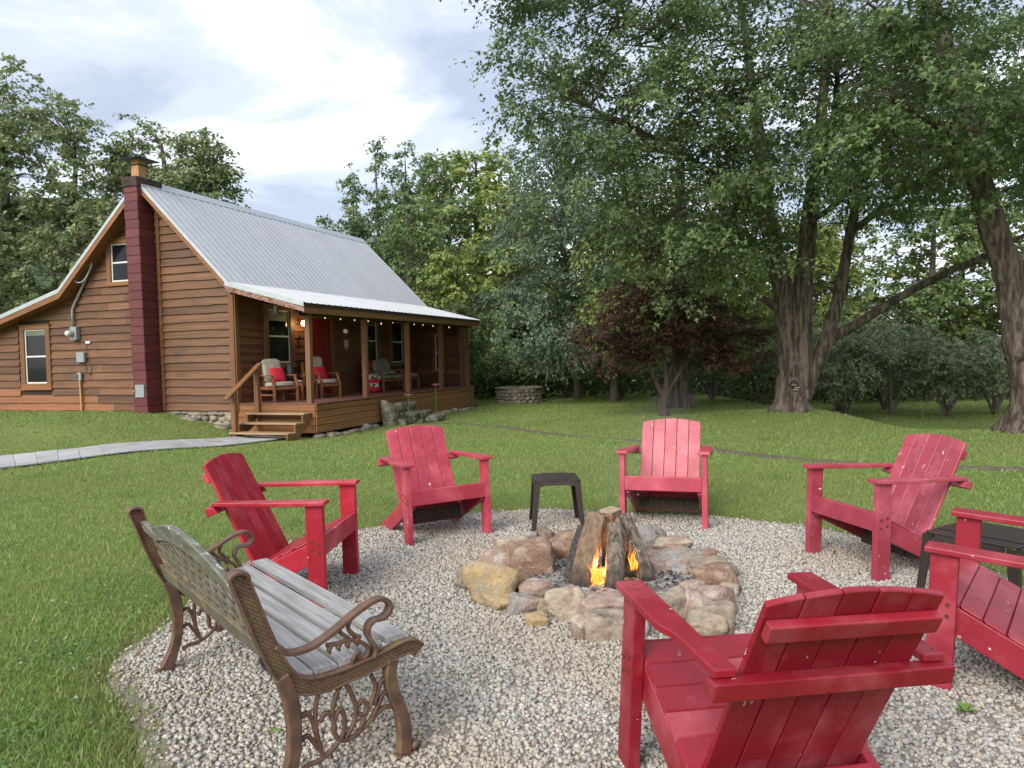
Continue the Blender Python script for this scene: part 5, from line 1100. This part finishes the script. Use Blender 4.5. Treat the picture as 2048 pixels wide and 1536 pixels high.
def grow(name, label, base, limbs, ells, ncl, per, clr, size, cols, bark='bark2', shape=RHOMB, group=None, seed=1, hollow=.35, flat=.6, twig=.02, upw=.7, droop=.25, reject=None, cat='tree', limb_parts=True, flare=0, sides=8, ridge=0.0):
    """trunk and limbs are drawn; clumps of leaves fill the crown; every clump hangs on a thin branch from the nearest limb"""
    g = np.random.default_rng(seed); r_ = random.Random(seed); bz = base[2] if len(base) > 2 else T(base[0], base[1])
    t = thing(name, label, cat, (base[0], base[1], bz), (0, 0, 0), group)
    nodes = []; tk = None
    for li, pts in enumerate(limbs):
        pp = spl([p[:3] for p in pts], 9 if ridge else 5); q = np.interp(np.linspace(0, len(pts) - 1, len(pp)), range(len(pts)), [p[3] for p in pts])
        pp = [p + Vector((r_.uniform(-1, 1), r_.uniform(-1, 1), 0)) * q[i] * (.10 if 0 < i < len(pp) - 1 else 0) for i, p in enumerate(pp)]
        mb = MB()
        if li == 0 and flare:
            n0 = 30 if ridge else 14; vs = []; hts = [-.25, 0.0, .06, .14, .28, .5, .85]
            rad0 = q[0]
            for h0_ in hts:
                f = max(0, 1 - max(h0_, 0) / .85) ** 2.2
                for k in range(n0):
                    a = 2 * PI * k / n0; lob = 1 + flare * f * (.65 + .5 * math.sin(3 * a + seed) + .35 * math.sin(5 * a + 2 * seed)); c0 = pp[0] + (pp[1] - pp[0]) * 0
                    vs.append((c0.x + math.cos(a) * rad0 * lob, c0.y + math.sin(a) * rad0 * lob, h0_))
            mb.add(vs, [(i * n0 + k, i * n0 + (k + 1) % n0, (i + 1) * n0 + (k + 1) % n0, (i + 1) * n0 + k) for i in range(len(hts) - 1) for k in range(n0)])
        mb.tube(pp, list(q), sides + (4 if li == 0 else 0), cap=True)
        if ridge:
            cen = np.array([tuple(p) for p in pp]); nv = []
            for v0 in mb.V:
                v0 = Vector(v0); j = int(((cen - np.array(v0)) ** 2).sum(1).argmin()); d0 = v0 - pp[j]; d0.z *= .3; rr0 = q[j]
                k0 = mnoise.noise(Vector((v0.x * 7, v0.y * 7, v0.z * 1.0)) + Vector((seed, li, 0))) + .6 * mnoise.noise(Vector((v0.x * 15, v0.y * 15, v0.z * 2.2)))
                nv.append(tuple(v0 + d0.normalized() * (k0 * ridge * rr0 + .04 * rr0 * mnoise.noise(v0 * 1.3)) if d0.length > 1e-6 else v0))
            mb.V = nv
        if li == 0 or tk is None: tk = mb.build('trunk', bark, t, smooth=True)
        else: mb.build('limb', bark, t, smooth=True)
        for i, p in enumerate(pp):
            if i > len(pp) * (.25 if li == 0 else .1): nodes.append(p)
    for pts in limbs[1:] if len(limbs) > 1 else limbs: ells = list(ells) + [((pts[-1][0], pts[-1][1], pts[-1][2]), (clr * 1.3, clr * 1.3, clr * 1.1))]
    vol = np.array([e_[1][0] * e_[1][1] * e_[1][2] for e_ in ells]); vol = vol ** .8 / (vol ** .8).sum(); C = []; W_ = []
    for (c, r), f in zip(ells, vol):
        q = in_ell(g, max(2, int(ncl * f)), c, r, hollow); C.append(q); W_.append((q - np.asarray(c)) / np.asarray(r))
    C = np.concatenate(C); W_ = np.concatenate(W_)
    if reject is not None:
        kp = ~reject(C + np.array([base[0], base[1], bz])); C, W_ = C[kp], W_[kp]
    NP = np.array([tuple(p) for p in nodes]); br = MB()
    for c in C:
        d = np.linalg.norm((NP - c) * np.array([1, 1, 1.3]), axis=1) + np.where(NP[:, 2] > c[2] + .2, 2.0, 0); j = int(d.argmin()); a = Vector(NP[j]); e_ = Vector(c); dist = (e_ - a).length
        if dist < .25: continue
        m1 = a.lerp(e_, .4) + Vector((r_.uniform(-.1, .1), r_.uniform(-.1, .1), .12)) * dist; m2 = a.lerp(e_, .75) + Vector((0, 0, .06)) * dist
        w0 = min(twig * (.6 + .25 * dist), twig * 2.2); br.tube([a, m1, m2, e_], [w0, w0 * .75, w0 * .5, w0 * .2], 4, cap=False)
    if br.V: br.build('branches', bark, t)['kind'] = 'stuff'
    # leaves around clump centres
    cs = g.uniform(.6, 1.3, len(C)); k = np.repeat(np.arange(len(C)), np.maximum(4, (per * cs ** 2).astype(int)))
    # each clump is a spray of twigs; leaves sit along the twigs
    NT = 7; tw = g.normal(0, 1, (len(C), NT, 3)); tw[:, :, 2] *= .6; tw += W_[:, None, :] * .7; tw /= np.linalg.norm(tw, axis=2)[:, :, None]; tw *= g.uniform(.65, 1.25, (len(C), NT, 1))
    off = tw[k, g.integers(0, NT, len(k))]; tt = g.random(len(k)) ** .7; P = C[k] + off * (clr * cs[k] * tt)[:, None] * np.array([1.15, 1.15, max(flat, .45) * 1.1]) + g.normal(0, .10, (len(k), 3)) * clr * np.array([1, 1, .8])
    P[:, 2] -= tt ** 2 * clr * .30
    if droop > .5: P[:, 2] -= g.random(len(k)) ** 2 * droop * .5
    V, F, c_ = leaves(P, off * .6 + W_[k] * .5, size, cols, shape, seed + 9, jitter=.42, upw=upw, droop=droop)
    tone = g.uniform(.78, 1.22, len(C))[k]; c_ = c_ * np.repeat(tone, len(shape))[:, None]
    obj('crown', np_mesh('crown', V, F, c_), 'leaf', t)
    return t
G_MAPLE = [(.122, .184, .078), (.150, .214, .090), (.100, .156, .068), (.184, .246, .096)]
G_SILV = [(0.167, 0.236, 0.155), (0.196, 0.265, 0.182), (0.136, 0.205, 0.124)]
G_BACK = [(0.149, 0.224, 0.081), (0.184, 0.259, 0.094), (0.127, 0.201, 0.076), (0.213, 0.276, 0.103)]
G_YEL = [(0.236, 0.316, 0.081), (0.282, 0.340, 0.099), (0.190, 0.276, 0.074), (0.322, 0.340, 0.115)]
G_POP = [(0.161, 0.236, 0.106), (0.196, 0.267, 0.120), (0.138, 0.207, 0.097), (0.230, 0.287, 0.127)]
G_PURP = [(.110, .058, .048), (.138, .066, .050), (.084, .050, .042), (.160, .078, .052), (.090, .080, .048)]
G_HEDGE = [(0.207, 0.259, 0.144), (0.247, 0.287, 0.172), (0.167, 0.221, 0.115), (0.282, 0.305, 0.190)]
G_LEFT = [(0.218, 0.276, 0.129), (0.259, 0.310, 0.147), (0.184, 0.244, 0.113), (0.299, 0.333, 0.161)]
def trunk(h_, r0, lean_=(0, 0), top=.25): return [(0, 0, -.1, r0), (lean_[0] * .3, lean_[1] * .3, h_ * .33, r0 * .8), (lean_[0] * .7, lean_[1] * .7, h_ * .66, r0 * .55), (lean_[0], lean_[1], h_, r0 * top)]
# --- the big maple: massive double trunk with low limbs
bm_ = grow('maple_tree', 'huge old maple with a twin ridged trunk standing on the lawn behind the chairs', (7.05, 18.5),
  [[(-.08, 0, 0, .36), (-.10, 0, .8, .31), (-.13, 0, 1.7, .29), (-.24, 0, 2.8, .26), (-.50, 0, 4.0, .21), (-.78, -.1, 5.6, .17), (-1.1, -.3, 8.0, .11), (-1.5, -.4, 10.6, .05)],
   [(.12, -.02, .3, .30), (.13, -.03, 1.2, .28), (.16, -.05, 2.4, .25), (.22, -.1, 3.6, .22), (.34, -.2, 5.0, .18), (.55, -.3, 6.8, .14), (.7, -.3, 9.2, .09), (.6, -.4, 11.2, .04)],
   [(.20, .0, .35, .20), (.42, -.03, .95, .19), (.72, -.06, 1.6, .175), (1.02, 0, 2.5, .15), (1.26, .1, 3.4, .13), (1.6, .3, 4.8, .11), (2.0, .5, 6.6, .08), (2.3, .6, 8.8, .04)],
   [(.70, -.06, 1.55, .13), (1.0, -.12, 1.85, .12), (1.5, -.25, 2.15, .11), (2.4, -.5, 2.75, .10), (3.2, -.8, 3.2, .08), (4.2, -1.2, 3.7, .05), (5.2, -1.5, 4.3, .025)],
   [(-.36, 0, 2.5, .11), (-.8, -.15, 2.75, .085), (-1.5, -.4, 3.1, .06), (-2.6, -.8, 3.3, .04), (-3.8, -1.2, 3.6, .02)],
   [(-.6, 0, 4.5, .11), (-1.8, -.5, 5.5, .09), (-3.4, -1.2, 6.3, .06), (-5.2, -2, 6.9, .03)],
   [(-.9, -.1, 6.4, .10), (-2.4, -1.0, 7.6, .07), (-4.2, -1.8, 8.9, .04), (-5.8, -2.2, 9.6, .02)],
   [(.4, -.25, 5.6, .10), (.2, -1.8, 6.6, .07), (-.4, -3.4, 7.3, .04), (-1.0, -4.6, 7.6, .02)],
   [(1.5, .25, 4.4, .09), (2.8, -.8, 5.5, .07), (4.2, -2.0, 6.2, .03)],
   [(.3, -.15, 4.6, .08), (1.0, -.8, 5.2, .06), (1.8, -1.6, 6.4, .03)]],
  [((-.4, -.4, 8.0), (5.6, 4.6, 4.0)), ((-4.9, -1.8, 7.4), (2.6, 2.6, 3.3)), ((-3.2, -1.2, 5.0), (2.6, 2.2, 1.5)), ((2.8, -1.2, 6.4), (3.2, 3.0, 2.2)), ((-.6, -3.6, 6.6), (3.2, 2.0, 2.2)), ((-5.6, -1.6, 10.2), (2.2, 2.2, 1.8)), ((-2.2, -2.0, 3.9), (2.0, 1.4, .8))],
  700, 165, .80, .100, G_MAPLE, 'bark', LOBED, None, 5, .45, .48, .020, .75, .5, flare=.5, sides=18, ridge=.10)
hl = MB(); hl.tube([(-.14, -.27, .50), (-.15, -.32, .66), (-.14, -.27, .82)], [.04, .11, .03], 9); hl.build('hollow', 'black', bm_, smooth=True)
for k, (a, b, c) in enumerate(((-.19, -.42, .64), (-.12, -.42, .58), (-.15, -.43, .53))): MB().box(a - .06, a + .06, b - .03, b + .03, c, c + .018).build('bracket_fungus', 'cush', bm_, bevel=.006)
# --- the leaning maple at the lawn edge
grow('maple_tree', 'leaning maple with a flared root foot and paler upper bark', (9.30, 13.27),
  [[(.06, 0, 0, .38), (.0, 0, .7, .32), (-.16, 0, 1.5, .29), (-.42, -.02, 2.7, .25), (-.86, -.08, 3.9, .21), (-1.30, -.15, 5.5, .17), (-1.85, -.3, 7.2, .11), (-2.4, -.4, 9, .04)],
   [(.10, .1, 1.0, .26), (.20, .15, 2.4, .22), (.24, .1, 4.0, .18), (.4, 0, 6.2, .13), (.6, -.1, 8.5, .05)],
   [(-.55, -.05, 3.1, .12), (-1.1, -.3, 4.05, .09), (-1.8, -.6, 4.7, .06), (-2.9, -1.0, 5.0, .03)],
   [(-1.0, -.1, 4.5, .10), (-2.1, -.8, 5.2, .07), (-3.3, -1.4, 5.5, .03)],
   [(.3, .05, 4.4, .10), (.1, -1.4, 5.3, .06), (-.4, -2.8, 5.6, .03)],
   [(-1.35, -.2, 5.8, .08), (-2.5, -.9, 6.5, .05), (-3.7, -1.6, 6.9, .02)]],
  [((-.9, -.6, 6.4), (3.2, 2.6, 2.0)), ((-2.7, -1.4, 5.6), (1.8, 1.8, 1.2)), ((.6, -2.0, 5.2), (2.4, 1.8, 1.4)), ((.3, -1.0, 4.1), (1.6, 1.4, .7))],
  210, 150, .70, .096, G_MAPLE, 'bark', LOBED, None, 15, .35, .48, .014, .75, .5, flare=.9, sides=18, ridge=.10)
# --- purple japanese maple
grow('japanese_maple', 'low spreading purple leaved maple with several thin stems', (4.09, 20.1),
  [[(0, 0, 0, .14), (.0, 0, .35, .12), (.06, 0, .65, .09), (.10, 0, 1.0, .07), (.0, 0, 1.7, .06), (-.2, 0, 2.6, .03)],
   [(.03, 0, .45, .07), (-.22, 0, 1.0, .055), (-.45, -.1, 1.5, .045), (-1.0, -.3, 2.1, .03)], [(.05, 0, .5, .075), (.4, 0, 1.05, .06), (.75, .05, 1.5, .05), (1.4, 0, 1.9, .03)], [(.08, 0, .55, .09), (.2, .1, 1.2, .07), (.55, .3, 2.0, .05), (.8, .3, 2.9, .02)]],
  [((-.35, 0, 2.6), (2.0, 1.7, 1.05)), ((-1.3, -.2, 1.75), (1.0, .9, .5)), ((1.2, 0, 2.3), (1.3, 1.2, .8)), ((1.7, -.1, 1.6), (1.4, .9, .35)), ((-1.9, -.1, 2.3), (.9, .8, .35)), ((2.0, .1, 2.3), (.9, .8, .4)), ((-.5, -.5, 3.2), (1.2, 1.0, .6))],
  320, 85, .36, .080, G_PURP, 'bark3', RHOMB, None, 25, .2, .38, .012, .9, .2)
# --- cypress with drooping sprays
grow('cypress_tree', 'cypress with a straight fluted trunk and drooping yellow green sprays', (5.27, 23.2),
  [trunk(9, .34, (.1, 0), .2), [(0, 0, 2.6, .06), (1.2, -.4, 2.7, .05), (2.6, -.8, 2.5, .02)], [(0, 0, 3.4, .06), (-1.2, -.6, 3.5, .05), (-2.4, -1.0, 3.3, .02)], [(.05, 0, 4.4, .06), (1.4, .3, 4.6, .04), (2.8, .2, 4.3, .02)]],
  [((.2, 0, 5.0), (3.0, 2.6, 3.0)), ((1.8, -.5, 2.7), (1.6, 1.2, .9)), ((-1.4, -.6, 3.2), (1.6, 1.2, .9))], 240, 60, .55, .15, G_YEL, 'bark', RHOMB, None, 35, .2, .5, .014, .5, 1.6, flare=.5)
# --- silver green tree beside the stone ring
grow('silver_maple', 'silvery green bushy tree overhanging the low stone ring', (2.57, 28.85), [trunk(8, .13, (-.6, -.5)), [(0, 0, 1.2, .07), (.5, 0, 2.0, .05), (.9, 0, 2.8, .03)]],
  [((-.6, -3.0, 4.2), (3.0, 2.4, 3.0)), ((-.2, -3.4, 7.6), (2.8, 2.0, 2.4)), ((.2, -2.5, 2.2), (2.0, 1.6, .9))], 390, 84, .60, .120, G_SILV, 'bark2', RHOMB, None, 45, .25, .55, .016, .7, .6)
grow('young_tree', 'slim young tree with a bare pale stem in front of the wood', (3.66, 26.86), [trunk(5, .15, (.2, 0))], [((.2, .5, 3.6), (1.6, 1.4, 1.3))], 60, 45, .5, .15, G_BACK, 'bark2', RHOMB, None, 46, .2, .55, .012, .6, .8)
grow('young_tree', 'small pale green sapling just past the porch end', (-1.55, 27.2), [trunk(3.2, .085, (-.1, 0))], [((-.2, 0, 2.9), (1.3, 1.1, 1.1)), ((-.7, .4, 1.9), (.8, .7, .5))], 60, 48, .42, .15, [(.105, .15, .06), (.13, .175, .075), (.085, .125, .05)], 'bark2', RHOMB, None, 47, .2, .55, .012, .6, .6)
# --- poplars behind the roof
for k, (x, y, h_, r0) in enumerate(((-8.6, 42, 11.6, 1.15), (-7.2, 42, 13.9, 1.2), (-5.75, 41, 13.5, 1.15), (-4.8, 42.5, 13.2, .95), (-4.0, 41.5, 12.6, .95), (-8.2, 40, 9.0, 1.3), (-6.4, 44, 11.2, 1.3))):
    lab = ['poplar at the end of the row nearest the cabin ridge', 'tallest poplar of the row behind the cabin roof', 'tall dense poplar with a bare stem showing low down', 'narrow pointed poplar in the row behind the roof', 'slender poplar ending the row', 'shorter bushy poplar before the row', 'poplar filling the gap behind the tallest ones'][k]
    grow('poplar_tree', lab, (x, y), [trunk(h_ - .6, .16, (random.uniform(-.2, .2), 0), .1)], [((random.uniform(-.15, .15), 0, h_ * f_), (r0 * 1.6 * (1.06 - f_) + .16, r0 * 1.6 * (1.06 - f_) + .16, h_ * .085)) for f_ in (.22, .32, .42, .52, .62, .72, .81, .89, .96)], 250, 58, .42, .155, G_POP, 'bark2', RHOMB, 'row of poplars behind the cabin', 60 + k, .2, .8, .012, .5, .3)
# --- tall trees left of the cabin
grow('tall_tree', 'tall spreading tree with a forked trunk beyond the cabin rear wing', (-19.2, 31), [[(0, 0, 0, .36), (.1, 0, 2.5, .3), (.5, 0, 4.6, .25), (.9, 0, 6.4, .18), (1.2, .2, 8.6, .10), (1.3, .2, 10.4, .04)], [(.15, 0, 2.8, .18), (-.8, 0, 5.0, .14), (-1.4, 0, 7.2, .09), (-1.6, .2, 10, .04)], [(.8, 0, 5.8, .12), (2.4, 0, 7.2, .09), (3.6, .2, 8.2, .04)]],
  [((-.4, 0, 8.8), (2.9, 2.6, 3.8)), ((1.9, .2, 7.4), (2.4, 2.2, 2.8)), ((-2.2, -.4, 7.2), (2.2, 2.0, 3.6)), ((-1.2, .2, 12.0), (1.7, 1.6, 1.9)), ((1.0, .3, 11.0), (1.2, 1.2, 1.5))], 380, 70, .60, .165, G_LEFT, 'bark3', RHOMB, 'trees beyond the cabin rear wing', 80, .25, .6, .018, .6, .4)
grow('tall_tree', 'airy tree rising behind the chimney', (-14.2, 32), [[(0, 0, 0, .3), (.0, 0, 4, .24), (-.2, 0, 7.5, .15), (-.5, 0, 10.5, .06)], [(0, 0, 5, .12), (1.2, 0, 7.2, .09), (1.8, 0, 9.6, .04)], [(0, 0, 4.4, .12), (-1.4, 0, 6.6, .09), (-2.2, 0, 9.4, .04)]],
  [((.6, 0, 7.6), (2.5, 2.2, 2.4)), ((1.2, 0, 9.8), (1.4, 1.3, 1.5)), ((-1.9, 0, 8.4), (1.5, 1.4, 2.0)), ((-1.5, 0, 10.8), (.8, .8, 1.1)), ((2.2, 0, 6.4), (1.2, 1.2, 1.4))], 380, 70, .58, .165, G_LEFT, 'bark3', RHOMB, 'trees beyond the cabin rear wing', 81, .25, .6, .016, .6, .4)
grow('tall_tree', 'dark leaning tree at the far end of the rear wing', (-17.0, 28.5), [[(0, 0, 0, .26), (.4, 0, 2.5, .22), (1.3, 0, 4.4, .16), (2.2, 0, 5.8, .07)]], [((1.4, .8, 5.6), (2.6, 1.8, 1.9)), ((-.6, 1, 4.4), (2.0, 1.6, 1.6))], 150, 62, .55, .165, G_LEFT, 'bark3', RHOMB, 'trees beyond the cabin rear wing', 82, .25, .6, .016, .6, .4)
grow('tall_tree', 'broad tree cut off at the lawn corner past the rear wing', (-22.3, 28), [trunk(8, .28, (.4, 0))], [((.6, 0, 5.2), (3.0, 2.4, 3.4)), ((.4, 0, 2.2), (2.6, 2.0, 1.4))], 190, 62, .6, .165, G_LEFT, 'bark3', RHOMB, 'trees beyond the cabin rear wing', 83, .25, .6, .016, .6, .4)
# --- wood behind: a few kinds, copied
kinds = []
for k, (h_, r0, pal, rr_) in enumerate(((11, 2.6, G_BACK, .22), (9, 2.8, G_YEL, .22), (12.5, 2.3, G_POP, .22), (8, 2.7, G_SILV, .22))):
    kinds.append(grow('wood_tree', 'seed', (0, 0, 0), [trunk(h_ * .9, .2, (.3, 0), .15), [(.1, 0, h_ * .35, .09), (r0 * .5, .2, h_ * .5, .06), (r0 * .8, .2, h_ * .62, .03)]],
      [((0, 0, h_ * .58), (r0, r0, h_ * .30)), ((r0 * .5, .2, h_ * .36), (r0 * .8, r0 * .7, h_ * .15)), ((-r0 * .55, -.2, h_ * .30), (r0 * .8, r0 * .8, h_ * .18)), ((.1, 0, h_ * .86), (r0 * .5, r0 * .5, h_ * .14))], 170, 54, .62, .20, pal, 'bark3' if k % 2 else 'bark2', RHOMB, 'wood behind the lawn', 100 + k, .2, .65, .018, .6, .4))
WOOD = [(-3.2, 37, 0, 1.12, 'green tree between the poplars and the silver one'), (-1.6, 39, 1, 1.45, 'bright yellow green tree with a tall leader behind the porch end'), (.2, 34, 1, 1.05, 'pale yellow green tree beyond the low stone ring'), (-4.6, 33.5, 0, .78, 'dark green tree just behind the porch roof end'), (-2.4, 31.5, 1, .72, 'light green tree leaning over the porch roof corner'),
        (1.6, 38, 2, 1.05, 'tall dark tree behind the silvery one'), (4.6, 35, 1, .95, 'sunlit tree behind the cypress'), (7.2, 36, 1, 1.0, 'yellow green tree showing between cypress and maple'), (9.8, 33, 0, .82, 'green tree directly behind the old maple'), (12.2, 31, 1, .90, 'bright tree lit behind the long low maple limb'), (14.4, 33, 1, 1.0, 'yellow green tree between the two maples'), (16.8, 30, 0, .95, 'green tree behind the leaning maple'), (19.5, 32, 1, 1.05, 'tree beyond the leaning maple'), (22, 29, 0, 1.1, 'tree at the outer edge of the wood'),
        (-12.8, 40, 1, 1.10, 'low pale tree peeping over the roof ridge by the chimney tree'), (-10.8, 41, 1, 1.02, 'small yellow green tree above the middle of the ridge'), (-9.4, 38, 0, .78, 'small tree above the lower ridge end'), (11.0, 40, 3, 1.15, 'grey green tree deep in the wood'), (6.0, 42, 3, 1.2, 'grey green tree behind the sunlit ones'), (0.8, 44, 2, 1.0, 'far dark tree deep behind the stone ring'), (16, 40, 3, 1.2, 'far grey green tree behind the hedge'), (-24.5, 36, 2, .9, 'dark tree far off past the rear wing'), (-16.5, 38, 3, .7, 'grey green tree low behind the forked tall tree')]
used = set()
for i, (x, y, k, s_, lab) in enumerate(WOOD):
    o = kinds[k] if k not in used else copy_tree(kinds[k]); used.add(k)
    o.location = (x, y, T(x, y)); o.rotation_euler = (0, 0, i * 1.7); o.scale = (s_, s_, s_ * random.uniform(.92, 1.08)); o['label'] = lab
# --- hedge shrubs at the back of the lawn
def shrub_limbs(n, h_, sp, r_):
    out = []
    for k in range(n): a = k * 6.28 / n + r_.uniform(-.4, .4); out.append([(0, 0, 0, .05), (sp * .25 * math.cos(a), sp * .25 * math.sin(a), h_ * .3, .04), (sp * .7 * math.cos(a), sp * .7 * math.sin(a), h_ * .75, .015)])
    return out
SH = [(10.6, 23.6, 2.5, 1.45, 'grey green rounded shrub with pale bare stems beside the old maple'), (12.2, 23.9, 2.9, 1.5, 'taller grey green shrub with several upright stems'), (13.6, 23.2, 2.4, 1.4, 'shrub with crooked bare stems close to the leaning maple'), (15.2, 23.4, 2.5, 1.5, 'shrub behind the root foot of the leaning maple'), (17.0, 23.6, 2.6, 1.6, 'shrub beyond the leaning maple'), (8.6, 25.4, 2.6, 1.5, 'shrub behind the old maple trunk'), (6.9, 25.6, 2.2, 1.3, 'dense shrub between cypress and old maple'), (5.4, 26.6, 2.0, 1.2, 'shrub behind the cypress trunk'), (11.4, 26.0, 3.3, 1.6, 'high shrub filling the gap behind the stems'), (13.2, 26.4, 3.5, 1.7, 'high shrub with a few rusty leaves'), (4.2, 28.5, 1.9, 1.2, 'low shrub beyond the young bare stem'), (-2.9, 29.4, 1.7, 1.1, 'low bush past the porch corner'), (.4, 30.0, 2.0, 1.4, 'bush behind the low stone ring'), (-.9, 31, 2.2, 1.3, 'bush behind the pale sapling'), (2.2, 30.6, 1.9, 1.2, 'bush behind the silvery tree')]
for i, (x, y, h_, r0, lab) in enumerate(SH):
    r_ = random.Random(i)
    grow('shrub', lab, (x, y), shrub_limbs(6, h_, r0, r_), [((0, 0, h_ * .70), (r0 * r_.uniform(.9, 1.15), r0 * .8, h_ * .32)), ((r_.uniform(-.7, .7), 0, h_ * .48), (r0 * .8, r0 * .7, h_ * .16)), ((r_.uniform(-.8, .8), .2, h_ * .95), (r0 * .5, r0 * .5, h_ * .16))], 66, 62, .40, .115, G_HEDGE if x > 5 else G_BACK, 'bark2', RHOMB, 'shrubs along the back of the lawn', 200 + i, .35, .75, .010, .6, .3, cat='shrub')
# understorey: dark leafy mass under the wood, nothing one could count
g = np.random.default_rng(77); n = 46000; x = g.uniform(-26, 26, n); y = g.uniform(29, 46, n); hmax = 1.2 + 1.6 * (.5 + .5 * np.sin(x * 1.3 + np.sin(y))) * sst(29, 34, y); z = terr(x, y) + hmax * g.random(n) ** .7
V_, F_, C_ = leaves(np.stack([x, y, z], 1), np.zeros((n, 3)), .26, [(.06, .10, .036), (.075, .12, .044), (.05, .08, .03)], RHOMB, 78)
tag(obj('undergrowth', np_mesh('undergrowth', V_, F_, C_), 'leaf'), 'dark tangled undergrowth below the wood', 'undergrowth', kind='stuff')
# ------------------------------------------------------------------ low ring of rubble stone at the lawn edge
sw = thing('stone_ring', 'low circular rubble stone planter with a flat rim near the wood', 'planter', (.26, 27.9, T(.26, 27.9)))
MB().lathe([(.80, -.1), (.80, .46), (.60, .46), (.60, -.1)], n=28).build('core', 'mortar', sw)
rq = random.Random(2)
for row in range(4):
    a = rq.uniform(0, .3)
    while a < 2 * PI + .05:
        wd_ = rq.uniform(.16, .34); o = obj('stone', stone_mesh(.09, wd_ * .42, .075, rq.random(), 12), 'stone', sw); o.location = (.80 * math.cos(a), .80 * math.sin(a), .04 + row * .125); o.rotation_euler = (0, 0, a); a += wd_
for k in range(16):
    a0, a1 = 2 * PI * k / 16 + .01, 2 * PI * (k + 1) / 16 - .01
    MB().prism([(r * math.cos(a), r * math.sin(a), .51) for r, a in ((.60, a0), (.92, a0), (.92, a1), (.60, a1))], (0, 0, .05)).build('cap_stone', 'stone', sw, bevel=.012)
# far wooded hill
hv = []; hx = np.linspace(-420, 260, 60); hy = np.linspace(220, 520, 18)
HX, HY = np.meshgrid(hx, hy); HZ = 95 * np.exp(-((HX + 250) / 150) ** 2) * sst(215, 420, HY) + 30 * np.exp(-((HX - 60) / 160) ** 2) * sst(215, 400, HY) - 2 + 3 * np.sin(HX * .09) * np.sin(HY * .07)
hi = np.arange(HX.size).reshape(HX.shape); M['hill'] = mat('wooded hillside', (.035, .062, .032), (.055, .085, .04), .95, (.12, .12, .12), detail=9, bump=1.0, bump_dist=3)
tag(obj('hill', np_mesh('hill', np.stack([HX, HY, HZ], -1).reshape(-1, 3), np.stack([hi[:-1, :-1], hi[:-1, 1:], hi[1:, 1:], hi[1:, :-1]], -1).reshape(-1, 4), smooth=True), 'hill'), 'far wooded hillside behind the tall trees past the cabin', 'hill', kind='structure')
